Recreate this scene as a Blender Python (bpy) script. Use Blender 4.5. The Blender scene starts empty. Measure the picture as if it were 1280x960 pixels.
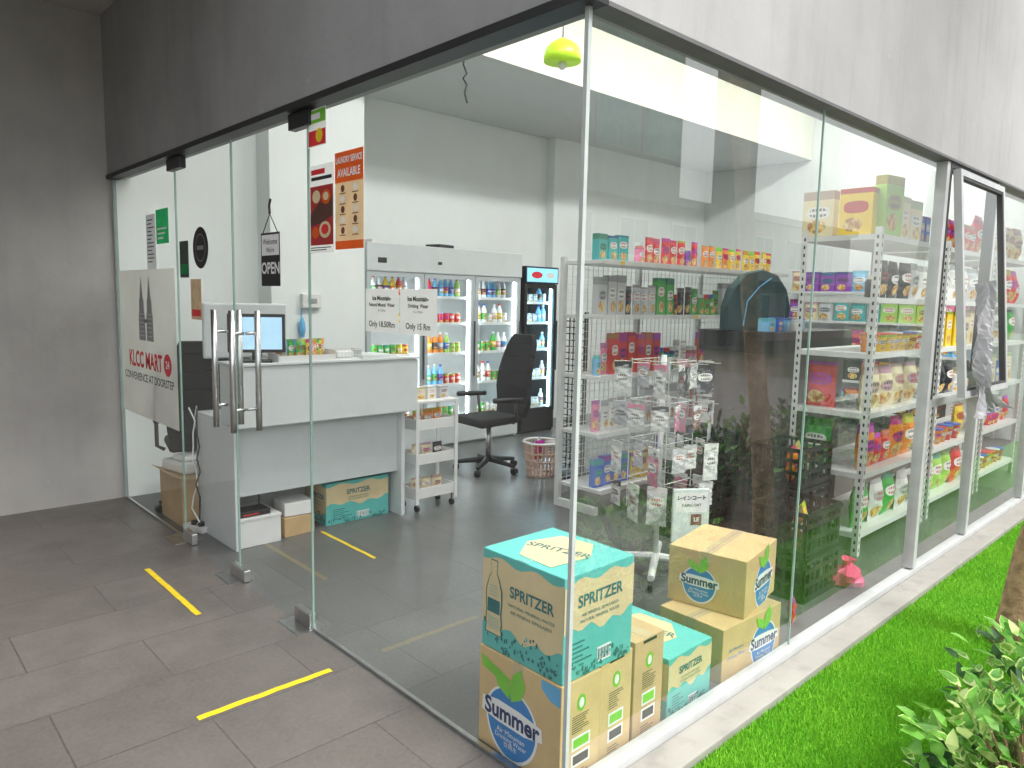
import bpy, math, random
import numpy as np
from mathutils import Vector, Matrix
random.seed(7); R=math.radians; PI=math.pi
scn=bpy.context.scene; COL=scn.collection
scn.view_settings.view_transform='Standard'; scn.view_settings.look='None'; scn.view_settings.exposure=0
V=Vector
# ---------------------------------------------------------------- materials
def nodes(name):
    m=bpy.data.materials.new(name); m.use_nodes=True; nt=m.node_tree
    return m,nt,nt.nodes['Principled BSDF']
def N(nt,t,**k):
    n=nt.nodes.new(t)
    for a,b in k.items(): setattr(n,a,b)
    return n
def mixc(nt,fac,a,b,bt='MIX'):
    n=N(nt,'ShaderNodeMix',data_type='RGBA',blend_type=bt)
    for s,i in ((fac,0),(a,6),(b,7)):
        if isinstance(s,bpy.types.NodeSocket): nt.links.new(s,n.inputs[i])
        else: n.inputs[i].default_value=s if i==0 else ((*s,1) if len(s)==3 else s)
    return n.outputs[2]
def mth(nt,op,a,b=None,c=None):
    n=N(nt,'ShaderNodeMath',operation=op)
    for i,s in enumerate((a,b,c)):
        if s is None: continue
        if isinstance(s,bpy.types.NodeSocket): nt.links.new(s,n.inputs[i])
        else: n.inputs[i].default_value=s
    return n.outputs[0]
def ramp(nt,src,p0,p1):
    r=N(nt,'ShaderNodeMapRange'); r.inputs[1].default_value=p0; r.inputs[2].default_value=p1
    nt.links.new(src,r.inputs[0]); return r.outputs[0]
def noise(nt,vec,sc,det=4,rough=.55):
    n=N(nt,'ShaderNodeTexNoise'); n.inputs['Scale'].default_value=sc; n.inputs['Detail'].default_value=det; n.inputs['Roughness'].default_value=rough
    if vec is not None: nt.links.new(vec,n.inputs['Vector'])
    return n.outputs['Fac']
def coord(nt): return N(nt,'ShaderNodeTexCoord').outputs['Object']
MC={}
def pbr(name,col,rough=.55,metal=0,var=.12,sc=9,bump=0,bsc=80,emit=0,spec=None,thin=0):
    if name in MC: return MC[name]
    m,nt,b=nodes(name); tc=coord(nt)
    f=ramp(nt,noise(nt,tc,sc,5),.3,.7)
    d=tuple(c*(1-var) for c in col); l=tuple(min(1,c*(1+var*.6)) for c in col)
    c=mixc(nt,f,d,l); nt.links.new(c,b.inputs['Base Color'])
    b.inputs['Roughness'].default_value=rough; b.inputs['Metallic'].default_value=metal
    if spec is not None: b.inputs['Specular IOR Level'].default_value=spec
    if bump:
        bp=N(nt,'ShaderNodeBump'); bp.inputs['Strength'].default_value=bump; bp.inputs['Distance'].default_value=.01
        nt.links.new(noise(nt,tc,bsc,4),bp.inputs['Height']); nt.links.new(bp.outputs[0],b.inputs['Normal'])
    if emit:
        b.inputs['Emission Color'].default_value=(*col,1); b.inputs['Emission Strength'].default_value=emit
    if thin:   # thin paper or film that lets light through
        tl=N(nt,'ShaderNodeBsdfTranslucent'); nt.links.new(c,tl.inputs[0]); mx=N(nt,'ShaderNodeMixShader'); mx.inputs[0].default_value=thin
        nt.links.new(b.outputs[0],mx.inputs[1]); nt.links.new(tl.outputs[0],mx.inputs[2])
        nt.links.new(mx.outputs[0],nt.nodes['Material Output'].inputs[0])
    MC[name]=m; return m
def tile_mat(name,c1,c2,mortar,rough,stain,wdt=.6,hgt=.6,offx=0,offy=0,rv=.12):
    m,nt,b=nodes(name); tc=coord(nt)
    mp=N(nt,'ShaderNodeMapping'); mp.inputs['Location'].default_value=(offx,offy,0); nt.links.new(tc,mp.inputs[0])
    br=N(nt,'ShaderNodeTexBrick'); br.offset=.5; nt.links.new(mp.outputs[0],br.inputs['Vector'])
    for k,v in (('Color1',(*c1,1)),('Color2',(*c2,1)),('Mortar',(*mortar,1)),('Scale',1.0),('Mortar Size',.0034),('Mortar Smooth',.1),('Bias',0.0),('Brick Width',wdt),('Row Height',hgt)): br.inputs[k].default_value=v
    f=ramp(nt,noise(nt,tc,2.2,8,.65),.35,.7); c=mixc(nt,f,br.outputs['Color'],tuple(x*stain for x in c1))
    f2=ramp(nt,noise(nt,tc,55,5,.7),.35,.75)
    c=mixc(nt,mth(nt,'MULTIPLY',f2,.35),c,tuple(min(1,x*1.5) for x in c2))
    f3=ramp(nt,noise(nt,tc,9,6,.7),.62,.72); c=mixc(nt,mth(nt,'MULTIPLY',f3,.25),c,tuple(x*.45 for x in c1))
    nt.links.new(c,b.inputs['Base Color'])
    rr=N(nt,'ShaderNodeMapRange'); rr.inputs[3].default_value=rough-rv; rr.inputs[4].default_value=rough+rv
    nt.links.new(noise(nt,tc,6,6),rr.inputs[0]); nt.links.new(rr.outputs[0],b.inputs['Roughness'])
    bp=N(nt,'ShaderNodeBump'); bp.inputs['Strength'].default_value=.35; bp.inputs['Distance'].default_value=.003; bp.invert=True
    nt.links.new(br.outputs['Fac'],bp.inputs['Height'])
    b2=N(nt,'ShaderNodeBump'); b2.inputs['Strength'].default_value=.10; b2.inputs['Distance'].default_value=.002
    nt.links.new(noise(nt,tc,120,4),b2.inputs['Height']); nt.links.new(bp.outputs[0],b2.inputs['Normal']); nt.links.new(b2.outputs[0],b.inputs['Normal'])
    return m
def concrete(name,c,dark,streak=.5,rough=.8):
    m,nt,b=nodes(name); tc=coord(nt)
    f=ramp(nt,noise(nt,tc,1.3,8,.62),.3,.72); col=mixc(nt,f,dark,c)
    mp=N(nt,'ShaderNodeMapping'); mp.inputs['Scale'].default_value=(5,5,.5); nt.links.new(tc,mp.inputs[0])
    s=ramp(nt,noise(nt,mp.outputs[0],1.5,6,.6),.52,.8)
    col=mixc(nt,mth(nt,'MULTIPLY',s,streak),col,tuple(x*.6 for x in dark))
    sp=ramp(nt,noise(nt,tc,22,3,.5),.72,.76)
    col=mixc(nt,mth(nt,'MULTIPLY',sp,.35),col,tuple(min(1,x*1.5) for x in c))
    nt.links.new(col,b.inputs['Base Color']); b.inputs['Roughness'].default_value=rough
    bp=N(nt,'ShaderNodeBump'); bp.inputs['Strength'].default_value=.25; bp.inputs['Distance'].default_value=.01
    nt.links.new(noise(nt,tc,14,8,.7),bp.inputs['Height']); nt.links.new(bp.outputs[0],b.inputs['Normal'])
    return m
def glass_mat(name,tint,base,grz,dirt=0.0):
    m=bpy.data.materials.new(name); m.use_nodes=True; nt=m.node_tree; nt.nodes.clear()
    out=N(nt,'ShaderNodeOutputMaterial'); tr=N(nt,'ShaderNodeBsdfTransparent'); tr.inputs[0].default_value=(*tint,1)
    gl=N(nt,'ShaderNodeBsdfGlossy'); gl.inputs['Roughness'].default_value=.0; gl.inputs[0].default_value=(.97,1,.99,1)
    lw=N(nt,'ShaderNodeLayerWeight'); lw.inputs[0].default_value=.5
    q=mth(nt,'MULTIPLY_ADD',mth(nt,'POWER',lw.outputs['Facing'],4),grz,base)
    mx=N(nt,'ShaderNodeMixShader'); nt.links.new(q,mx.inputs[0]); nt.links.new(tr.outputs[0],mx.inputs[1]); nt.links.new(gl.outputs[0],mx.inputs[2])
    last=mx.outputs[0]
    if dirt:
        df=N(nt,'ShaderNodeBsdfDiffuse'); df.inputs[0].default_value=(.8,.85,.82,1)
        tc=coord(nt); mp=N(nt,'ShaderNodeMapping'); mp.inputs['Scale'].default_value=(3,3,.7); nt.links.new(tc,mp.inputs[0])
        f=ramp(nt,noise(nt,mp.outputs[0],2.2,8,.7),.4,.85)
        m2=N(nt,'ShaderNodeMixShader'); nt.links.new(mth(nt,'MULTIPLY',f,dirt),m2.inputs[0]); nt.links.new(last,m2.inputs[1]); nt.links.new(df.outputs[0],m2.inputs[2]); last=m2.outputs[0]
    nt.links.new(last,out.inputs[0]); return m
def pack_mat(name,rough=.35,plain=False,food_on=True):
    m,nt,b=nodes(name); oi=N(nt,'ShaderNodeObjectInfo'); base=oi.outputs['Color']
    if plain: nt.links.new(base,b.inputs['Base Color'])
    else:
        tcn=N(nt,'ShaderNodeTexCoord'); sp=N(nt,'ShaderNodeSeparateXYZ'); nt.links.new(tcn.outputs['Generated'],sp.inputs[0])
        rnd=oi.outputs['Random']; r2=mth(nt,'FRACT',mth(nt,'MULTIPLY',rnd,7.31)); r3=mth(nt,'FRACT',mth(nt,'MULTIPLY',rnd,23.7))
        X=mth(nt,'MULTIPLY',mth(nt,'SUBTRACT',sp.outputs[0],.5),2); Z=sp.outputs[2]
        hs=N(nt,'ShaderNodeHueSaturation'); nt.links.new(base,hs.inputs['Color']); hs.inputs['Value'].default_value=.6
        if not food_on: hs.inputs['Saturation'].default_value=.15
        nt.links.new(mth(nt,'MULTIPLY_ADD',r2,.4,.3),hs.inputs['Hue']); acc=hs.outputs[0]
        top=mth(nt,'GREATER_THAN',Z,mth(nt,'MULTIPLY_ADD',r3,.16,.78)); c=mixc(nt,top,base,acc)
        va=N(nt,'ShaderNodeVectorMath',operation='ADD'); nt.links.new(tcn.outputs['Generated'],va.inputs[0]); nt.links.new(mth(nt,'MULTIPLY',rnd,37),va.inputs[1])
        if food_on:
            food=mixc(nt,ramp(nt,noise(nt,va.outputs[0],7,3,.6),.4,.6),(.45,.16,.03),(.85,.65,.25))
            e2=mth(nt,'ADD',mth(nt,'POWER',mth(nt,'DIVIDE',mth(nt,'ABSOLUTE',mth(nt,'SUBTRACT',X,mth(nt,'MULTIPLY_ADD',r2,.6,-.3))),.6),2),mth(nt,'POWER',mth(nt,'DIVIDE',mth(nt,'ABSOLUTE',mth(nt,'SUBTRACT',Z,.22)),.15),2))
            c=mixc(nt,mth(nt,'LESS_THAN',e2,1),c,food)
        else:
            item=ramp(nt,noise(nt,va.outputs[0],2.6,2,.5),.5,.6); c=mixc(nt,mth(nt,'MULTIPLY',item,.6),c,(.36,.37,.40))
        zc=mth(nt,'MULTIPLY_ADD',r3,.14,.5)
        e1=mth(nt,'ADD',mth(nt,'POWER',mth(nt,'DIVIDE',mth(nt,'ABSOLUTE',X),.74),3),mth(nt,'POWER',mth(nt,'DIVIDE',mth(nt,'ABSOLUTE',mth(nt,'SUBTRACT',Z,zc)),.13),3))
        pan=mixc(nt,mth(nt,'GREATER_THAN',r2,.35),acc,(.85,.84,.8)); inn=mth(nt,'LESS_THAN',e1,1); c=mixc(nt,inn,c,pan)
        cb=N(nt,'ShaderNodeCombineXYZ'); nt.links.new(mth(nt,'ADD',X,rnd),cb.inputs[0]); nt.links.new(mth(nt,'SUBTRACT',Z,zc),cb.inputs[1])
        br=N(nt,'ShaderNodeTexBrick'); nt.links.new(cb.outputs[0],br.inputs['Vector']); br.offset=.3
        for k,x in (('Scale',1.),('Brick Width',.23),('Row Height',.13),('Mortar Size',.035),('Mortar Smooth',.05)): br.inputs[k].default_value=x
        core=mth(nt,'LESS_THAN',e1,.45); tx=mth(nt,'MULTIPLY',mth(nt,'SUBTRACT',1,br.outputs['Fac']),core)
        ink=mixc(nt,mth(nt,'GREATER_THAN',r3,.5),(.03,.03,.06),(.5,.03,.03)); c=mixc(nt,mth(nt,'MULTIPLY',tx,.85),c,ink)
        nt.links.new(c,b.inputs['Base Color'])
    b.inputs['Roughness'].default_value=rough; return m
def leaf_mat(name,a,c):
    m,nt,b=nodes(name); tc=coord(nt); f=ramp(nt,noise(nt,tc,9,3),.35,.65)
    cc=mixc(nt,f,a,c); nt.links.new(cc,b.inputs['Base Color']); b.inputs['Roughness'].default_value=.4
    tl=N(nt,'ShaderNodeBsdfTranslucent'); nt.links.new(cc,tl.inputs[0]); mx=N(nt,'ShaderNodeMixShader'); mx.inputs[0].default_value=.3
    nt.links.new(b.outputs[0],mx.inputs[1]); nt.links.new(tl.outputs[0],mx.inputs[2]); nt.links.new(mx.outputs[0],nt.nodes['Material Output'].inputs[0])
    return m
PAVE=tile_mat('outdoor stone tile',(.130,.115,.106),(.160,.143,.132),(.050,.044,.040),.40,.7,.9,.42,.2,.05)
SFLOOR=tile_mat('indoor stone tile',(.105,.107,.105),(.135,.137,.135),(.05,.05,.05),.34,.82,.6,.6,.1,.3,rv=.04)
CONC_D=concrete('grey concrete wall',(.44,.43,.415),(.33,.32,.31),.2)
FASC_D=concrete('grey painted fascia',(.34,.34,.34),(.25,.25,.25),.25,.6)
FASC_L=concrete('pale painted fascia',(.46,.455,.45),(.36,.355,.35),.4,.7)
WALLW=pbr('white wall paint',(.84,.88,.87),.75,var=.03,sc=2,bump=.05)
CEILG=pbr('grey ceiling paint',(.70,.72,.71),.85,var=.04,sc=1.5)
CREAM=pbr('cream paint',(.86,.86,.74),.8,var=.03,sc=1.5)
WHITE=pbr('white laminate',(.70,.73,.74),.35,var=.03)
FRG=pbr('pale grey enamel',(.62,.66,.67),.35,var=.03)
FRGD=pbr('grey door frame',(.48,.52,.54),.35,var=.03)
WPL=pbr('white plastic',(.78,.78,.77),.4,var=.03)
WMET=pbr('white powder coat',(.74,.75,.74),.4,var=.05,sc=15)
GREYP=pbr('grey plastic',(.32,.33,.34),.5)
BLK=pbr('black plastic',(.02,.02,.022),.4)
BLKF=pbr('black fabric',(.018,.018,.02),.85,bump=.3,bsc=300)
CHROME=pbr('brushed steel',(.62,.62,.62),.28,1,var=.1,sc=30)
ALU=pbr('white aluminium',(.56,.57,.57),.4,.1,var=.12)
ALUG=pbr('grey aluminium',(.52,.53,.53),.4,.1,var=.12)
SEAL=pbr('dark rubber seal',(.06,.06,.06),.6)
DARKM=pbr('dark metal trim',(.04,.04,.04),.5,.4)
TRIMG=pbr('grey metal trim',(.16,.16,.16),.5,.3)
CARD=pbr('brown cardboard',(.56,.385,.20),.85,var=.14,sc=6,bump=.06,bsc=30)
CARDY=pbr('yellowish cardboard',(.64,.46,.225),.8,var=.12,sc=6,bump=.06,bsc=30)
TEAL=pbr('teal print',(.11,.50,.46),.6,var=.08)
TEALD=pbr('dark teal ink',(.02,.16,.17),.6)
TAN=pbr('cream print',(.70,.57,.33),.7,var=.08)
BLUE=pbr('blue ink',(.03,.22,.55),.55)
NAVY=pbr('navy ink',(.01,.03,.12),.55)
LBLUE=pbr('light blue ink',(.13,.45,.75),.55)
GREEN=pbr('green ink',(.20,.58,.05),.55)
GREEND=pbr('dark green ink',(.02,.40,.13),.55,thin=.4)
LIME=pbr('lime enamel',(.45,.75,.03),.35,emit=.25)
RED=pbr('red ink',(.75,.03,.04),.5)
ORANGE=pbr('orange ink',(.90,.17,.03),.5,thin=.4)
YEL=pbr('yellow tape',(.85,.62,.02),.5,var=.15,sc=20)
INK=pbr('black ink',(.02,.02,.02),.6)
GREYI=pbr('grey ink',(.33,.34,.34),.6)
PAPER=pbr('white paper',(.82,.82,.81),.7,var=.03)
THINP=pbr('thin white paper',(.88,.88,.87),.7,var=.03,thin=.5)
CURB=concrete('pale kerb stone',(.38,.365,.33),(.29,.275,.25),.6)
SCREEN=pbr('lit screen',(.45,.70,.90),.2,emit=.6)
GLASS=glass_mat('shop glass',(.97,.99,.985),.06,.45,.02)
GLASSR=glass_mat('side shop glass',(.95,.98,.97),.16,.42,.06)
GLASSF=glass_mat('fridge glass',(.98,1,1),.04,.3)
GEDGE=pbr('glass edge',(.30,.44,.39),.15)
SILI=pbr('silicone joint',(.50,.55,.53),.4)
LED=pbr('lamp diffuser',(1,.99,.97),.4,emit=72)
FLED=pbr('fridge lamp',(.85,.95,1),.4,emit=15)
FBLUE=pbr('blue fridge lamp',(.45,.82,1),.4,emit=45)
PACK=pack_mat('printed packaging'); PACKH=pack_mat('clear printed sleeve',.2,food_on=False); PLAIN=pack_mat('plain tinted plastic',.3,True)
PINK=pbr('pink plastic',(.80,.06,.22),.4); BEIGE=pbr('beige plastic',(.66,.48,.40),.5)
BARK=pbr('tree bark',(.36,.235,.13),.9,var=.5,sc=18,bump=1.0,bsc=40)
SOIL=pbr('brown soil',(.10,.065,.04),.95,var=.4,sc=20,bump=.6,bsc=60)
LF1=leaf_mat('leaf green',(.10,.32,.04),(.24,.55,.08)); LF2=leaf_mat('pale leaf margin',(.52,.72,.20),(.74,.86,.38)); LF3=leaf_mat('dark leaf',(.025,.08,.025),(.05,.14,.04))
# ---------------------------------------------------------------- mesh builder
class MB:
    def __init__(s): s.v=[]; s.f=[]; s.m=[]
    def face(s,pts,mi=0):
        n=len(s.v); s.v+= [tuple(p) for p in pts]; s.f.append(tuple(range(n,n+len(pts)))); s.m.append(mi); return s
    def hexa(s,p,mi=0):
        n=len(s.v); s.v+=[tuple(q) for q in p]
        for k in ((0,3,2,1),(4,5,6,7),(0,1,5,4),(1,2,6,5),(2,3,7,6),(3,0,4,7)): s.f.append(tuple(n+i for i in k)); s.m.append(mi)
        return s
    def box(s,x0,x1,y0,y1,z0,z1,mi=0):
        return s.hexa([(x0,y0,z0),(x1,y0,z0),(x1,y1,z0),(x0,y1,z0),(x0,y0,z1),(x1,y0,z1),(x1,y1,z1),(x0,y1,z1)],mi)
    def tube(s,pts,r,n=8,mi=0):
        pts=[V(p) for p in pts]; rs=r if isinstance(r,(list,tuple)) else [r]*len(pts); base=len(s.v); up=None
        for i,p in enumerate(pts):
            t=(pts[min(i+1,len(pts)-1)]-pts[max(i-1,0)]).normalized()
            ref=V((0,0,1)) if abs(t.z)<.9 else V((1,0,0))
            a=t.cross(ref).normalized() if up is None else (up-t*up.dot(t)).normalized(); up=a; b=t.cross(a)
            for k in range(n):
                an=2*PI*k/n; s.v.append(tuple(p+(a*math.cos(an)+b*math.sin(an))*rs[i]))
        for i in range(len(pts)-1):
            for k in range(n):
                k2=(k+1)%n; s.f.append((base+i*n+k,base+i*n+k2,base+(i+1)*n+k2,base+(i+1)*n+k)); s.m.append(mi)
        s.f.append(tuple(base+k for k in range(n))[::-1]); s.m.append(mi)
        e=base+(len(pts)-1)*n; s.f.append(tuple(e+k for k in range(n))); s.m.append(mi); return s
    def lathe(s,prof,n=16,c=(0,0,0),mi=0):
        b=len(s.v)
        for r,z in prof:
            for k in range(n): a=2*PI*k/n; s.v.append((c[0]+r*math.cos(a),c[1]+r*math.sin(a),c[2]+z))
        for i in range(len(prof)-1):
            for k in range(n):
                k2=(k+1)%n; s.f.append((b+i*n+k,b+i*n+k2,b+(i+1)*n+k2,b+(i+1)*n+k)); s.m.append(mi)
        s.f.append(tuple(b+k for k in range(n))[::-1]); s.m.append(mi)
        e=b+(len(prof)-1)*n; s.f.append(tuple(e+k for k in range(n))); s.m.append(mi); return s
    def mesh(s,name,mats,smooth=False):
        me=bpy.data.meshes.new(name); me.from_pydata(s.v,[],s.f)
        for m in (mats if isinstance(mats,(list,tuple)) else [mats]): me.materials.append(m)
        me.polygons.foreach_set('material_index',s.m)
        if smooth: me.polygons.foreach_set('use_smooth',[True]*len(s.f))
        me.update(); return me
    def build(s,name,mats,parent=None,loc=(0,0,0),rz=0,smooth=False,bevel=0):
        return link(name,s.mesh(name,mats,smooth),parent,loc,rz,bevel,smooth)
def link(name,me,parent=None,loc=(0,0,0),rz=0,bevel=0,smooth=False):
    o=bpy.data.objects.new(name,me); COL.objects.link(o); o.location=loc; o.rotation_euler=(0,0,rz)
    if parent: o.parent=parent
    if bevel:
        b=o.modifiers.new('bevel','BEVEL'); b.width=bevel; b.segments=2; b.limit_method='ANGLE'
    return o
def tag(o,label,cat,group=None,kind=None):
    if label: o['label']=label
    if cat: o['category']=cat
    if group: o['group']=group
    if kind: o['kind']=kind
    return o
def thing(name,label,cat,loc=(0,0,0),rz=0,group=None):
    return tag(link(name,None,None,loc,rz),label,cat,group)
def struct(o): o['kind']='structure'; return o
def poly(mb,o,r,u,pts,off=0,mi=0):
    o,r,u=V(o),V(r),V(u); n=r.cross(u); mb.face([o+r*a+u*b+n*off for a,b in pts],mi)
def circ(cx,cy,rx,ry=None,n=28): ry=ry or rx; return [(cx+rx*math.cos(2*PI*k/n),cy+ry*math.sin(2*PI*k/n)) for k in range(n)]
def rect(x0,y0,x1,y1): return [(x0,y0),(x1,y0),(x1,y1),(x0,y1)]
def text(body,size,o,r,u,mat,parent,off=.002,bold=0,shear=0,sx=1,align='CENTER',rot=0):
    cu=bpy.data.curves.new('t','FONT'); cu.body=body; cu.size=size; cu.align_x=align; cu.align_y='CENTER'; cu.offset=bold; cu.shear=shear; cu.resolution_u=3
    ob=bpy.data.objects.new('t',cu); COL.objects.link(ob); bpy.context.view_layer.update()
    me=bpy.data.meshes.new_from_object(ob.evaluated_get(bpy.context.evaluated_depsgraph_get())); me.name='lettering'
    bpy.data.objects.remove(ob); bpy.data.curves.remove(cu); me.materials.clear(); me.materials.append(mat)
    o,r,u=V(o),V(r),V(u); n=r.cross(u)
    if rot: r,u=r*math.cos(rot)+u*math.sin(rot),u*math.cos(rot)-r*math.sin(rot)
    M=Matrix((( r.x*sx,u.x,n.x,0),(r.y*sx,u.y,n.y,0),(r.z*sx,u.z,n.z,0),(0,0,0,1))); me.transform(M)
    return link('lettering',me,parent,o+n*off)
LX=(0,-1,0); FX=(1,0,0); UZ=(0,0,1)      # right vectors for faces looking to -x and to -y
WORDS='first second third fourth fifth sixth seventh eighth ninth tenth eleventh twelfth thirteenth fourteenth fifteenth sixteenth seventeenth eighteenth nineteenth twentieth'.split()
def ordn(i):
    if i<20: return WORDS[i]
    t=(i+1)//10; u=(i+1)%10; ten={2:'twenty',3:'thirty',4:'forty'}[t]
    return {2:'twentieth',3:'thirtieth',4:'fortieth'}[t] if u==0 else ten+'-'+WORDS[u-1]
# ---------------------------------------------------------------- camera
dR=V((.7313,.0633,-.6791)).normalized(); dL=V((-.6815,.0986,-.7252)); Up=dR.cross(dL).normalized(); dL=Up.cross(dR)
cam=bpy.data.cameras.new('camera'); co=bpy.data.objects.new('camera',cam); COL.objects.link(co)
M=Matrix((dR,dL,Up)).to_4x4(); M.translation=V((-1.614,-1.44,1.6)); co.matrix_world=M
cam.sensor_width=36; cam.lens=25.65; cam.clip_start=.05; cam.clip_end=500; scn.camera=co
# ---------------------------------------------------------------- light
w=bpy.data.worlds.new('World'); scn.world=w; w.use_nodes=True; nt=w.node_tree; bg=nt.nodes['Background']
sk=N(nt,'ShaderNodeTexSky',sky_type='NISHITA'); sk.sun_disc=False; SE=R(50)
sk.sun_elevation=SE; sk.dust_density=4; sk.air_density=1.3
hs=N(nt,'ShaderNodeHueSaturation'); hs.inputs['Saturation'].default_value=.22; nt.links.new(sk.outputs[0],hs.inputs['Color']); nt.links.new(hs.outputs[0],bg.inputs[0]); bg.inputs[1].default_value=.28
sd=V((.15,-.85,0)).normalized(); sun_to=V((sd.x*math.cos(SE),sd.y*math.cos(SE),math.sin(SE)))
sk.sun_rotation=math.atan2(sun_to.x,sun_to.y)
sl=bpy.data.lights.new('sun','SUN'); sl.energy=2.0; sl.angle=R(20); sl.color=(1,.98,.95); so=bpy.data.objects.new('sun',sl); COL.objects.link(so)
so.rotation_euler=sun_to.to_track_quat('Z','Y').to_euler()
# ---------------------------------------------------------------- ground
struct(MB().box(-60,60,-60,60,-.3,-.06).build('ground',pbr('far ground',(.16,.18,.12),.95,var=.3,sc=1)))
struct(MB().box(-12,-.02,-8,4.68,-.2,0).build('pavement',PAVE))
struct(MB().box(-.02,9.2,-.03,5.7,-.2,.0).build('shop_floor',SFLOOR))
struct(MB().box(-.02,12,-.155,-.03,-.2,.022).build('kerb',CURB,bevel=.006))
m_,nt_,b_=nodes('turf base'); nt_.links.new(mixc(nt_,ramp(nt_,noise(nt_,coord(nt_),60,4),.3,.7),(.05,.17,.012),(.12,.34,.025)),b_.inputs['Base Color']); b_.inputs['Roughness'].default_value=.95; b_.inputs['Specular IOR Level'].default_value=.1
struct(MB().box(-.02,14,-.8,-.155,-.2,-.012).build('lawn',m_))
struct(MB().box(-.02,14,-2.6,-.8,-.2,-.004).build('planting_bed',SOIL))
struct(MB().box(-.02,14,-9,-2.6,-.2,-.012).build('path',pbr('grey far paving',(.22,.22,.21),.8,var=.2,sc=3)))
rng=np.random.default_rng(3)
def blades(n,x0,x1,y0,y1):
    x=rng.uniform(x0,x1,n); y=rng.uniform(y0,y1,n); a=rng.uniform(0,2*PI,n); h=rng.uniform(.012,.026,n); wd=rng.uniform(.0014,.0026,n)
    l=rng.uniform(.0,.016,n); la=rng.uniform(0,2*PI,n); z=np.full(n,-.012)
    p0=np.stack([x-np.cos(a)*wd,y-np.sin(a)*wd,z],1); p1=np.stack([x+np.cos(a)*wd,y+np.sin(a)*wd,z],1); p2=np.stack([x+np.cos(la)*l,y+np.sin(la)*l,z+h],1)
    return np.stack([p0,p1,p2],1).reshape(-1,3)
vs=np.concatenate([blades(75000,.3,2.6,-.86,-.158),blades(45000,2.6,6,-.86,-.158),blades(12000,.3,5,-1.0,-.86)])
nf=len(vs)//3; me=bpy.data.meshes.new('grass'); me.vertices.add(len(vs)); me.vertices.foreach_set('co',vs.ravel()); me.loops.add(len(vs)); me.loops.foreach_set('vertex_index',np.arange(len(vs)))
me.polygons.add(nf); me.polygons.foreach_set('loop_start',np.arange(nf)*3); me.polygons.foreach_set('loop_total',np.full(nf,3))
gm,nt_,b_=nodes('turf blade'); tc=coord(nt_); c=mixc(nt_,ramp(nt_,noise(nt_,tc,160,2),.3,.7),(.10,.34,.015),(.38,.76,.06)); c=mixc(nt_,ramp(nt_,noise(nt_,tc,3,4),.3,.75),c,(.17,.50,.03)); nt_.links.new(c,b_.inputs['Base Color']); b_.inputs['Roughness'].default_value=.6; b_.inputs['Specular IOR Level'].default_value=.2
me.materials.append(gm); me.update(calc_edges=True); tag(link('grass',me),'short bright green artificial turf along the kerb','grass',kind='stuff')
def tape(x0,x1,y0,y1,label):
    mb=MB(); n=14; vert=(y1-y0)>(x1-x0); z=.0016
    for i in range(n):
        j=lambda k: random.Random(k*7+int(y0*100)).uniform(-.0025,.0025)
        if vert: a,b=y0+(y1-y0)*i/n,y0+(y1-y0)*(i+1)/n; mb.face([(x0+j(i),a,z),(x1+j(i),a,z),(x1+j(i+1),b,z),(x0+j(i+1),b,z)])
        else: a,b=x0+(x1-x0)*i/n,x0+(x1-x0)*(i+1)/n; mb.face([(a,y0+j(i),z),(b,y0+j(i+1),z),(b,y1+j(i+1),z),(a,y1+j(i),z)])
    tag(mb.build('floor_tape',YEL),label,'tape','yellow queue lines on the floor')
tape(-.370,-.340,2.16,2.97,'yellow tape strip on outdoor tiles nearest the left door')
tape(-.69,-.13,1.23,1.262,'long yellow tape strip on outdoor tiles nearest the camera')
tape(.738,.762,2.28,2.95,'yellow tape strip on the shop floor before the counter')
# ---------------------------------------------------------------- shop building
S=thing('shop','corner convenience shop with frameless glass walls under a grey fascia','shop')
ZT=2.42
w_=lambda x0,x1,y0,y1,z0=0,z1=5: MB().box(x0,x1,y0,y1,z0,z1).build('wall',WALLW,S)
w_(.002,1.1,4.66,4.95); w_(2.0,5.44,5.5,5.75); w_(5.44,9.2,5.36,5.75); w_(9.0,9.2,.13,5.36)
MB().box(1.1,2.0,4.42,5.75,0,5).build('column',WALLW,S,bevel=.006)
MB().box(-.04,9.2,.12,5.75,5.0,5.2).build('roof',CREAM,S)
mb=MB().box(.13,8.99,3.6,5.49,3.7,4.99,0); mb.m[2]=1; mb.build('ceiling',[CEILG,CREAM],S)
o=.04; zb,zt=ZT+.03,5.3; zr=ZT+.014
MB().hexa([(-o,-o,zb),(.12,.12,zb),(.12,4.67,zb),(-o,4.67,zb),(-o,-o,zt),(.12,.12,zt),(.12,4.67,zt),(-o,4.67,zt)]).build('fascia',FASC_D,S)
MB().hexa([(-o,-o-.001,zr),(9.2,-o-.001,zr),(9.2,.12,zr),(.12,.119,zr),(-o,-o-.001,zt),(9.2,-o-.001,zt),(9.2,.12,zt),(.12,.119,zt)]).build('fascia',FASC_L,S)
MB().box(-.05,.03,-.045,4.67,ZT,zb-.001).build('head_rail',DARKM,S); MB().box(.031,9.2,-.046,.03,ZT,zr-.001).build('head_rail',TRIMG,S)
def pane(a,b,z0,z1,axis,mat,name='glass_panel',parent=S):
    t=.005; n=MB()
    if axis=='y': n.face([(0,b,z0),(0,a,z0),(0,a,z1),(0,b,z1)])
    else: n.face([(a,0,z0),(b,0,z0),(b,0,z1),(a,0,z1)])
    g=n.build(name,mat,parent)
    if axis=='y':
        for q in (a-.002,b+.0002): MB().box(-t,t,q,q+.0018,z0,z1).build('glass_edge',GEDGE,g)
    return g
pane(.008,1.642,.015,ZT,'y',GLASS); pane(3.364,4.652,.015,ZT,'y',GLASS)
doors=[]
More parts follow.
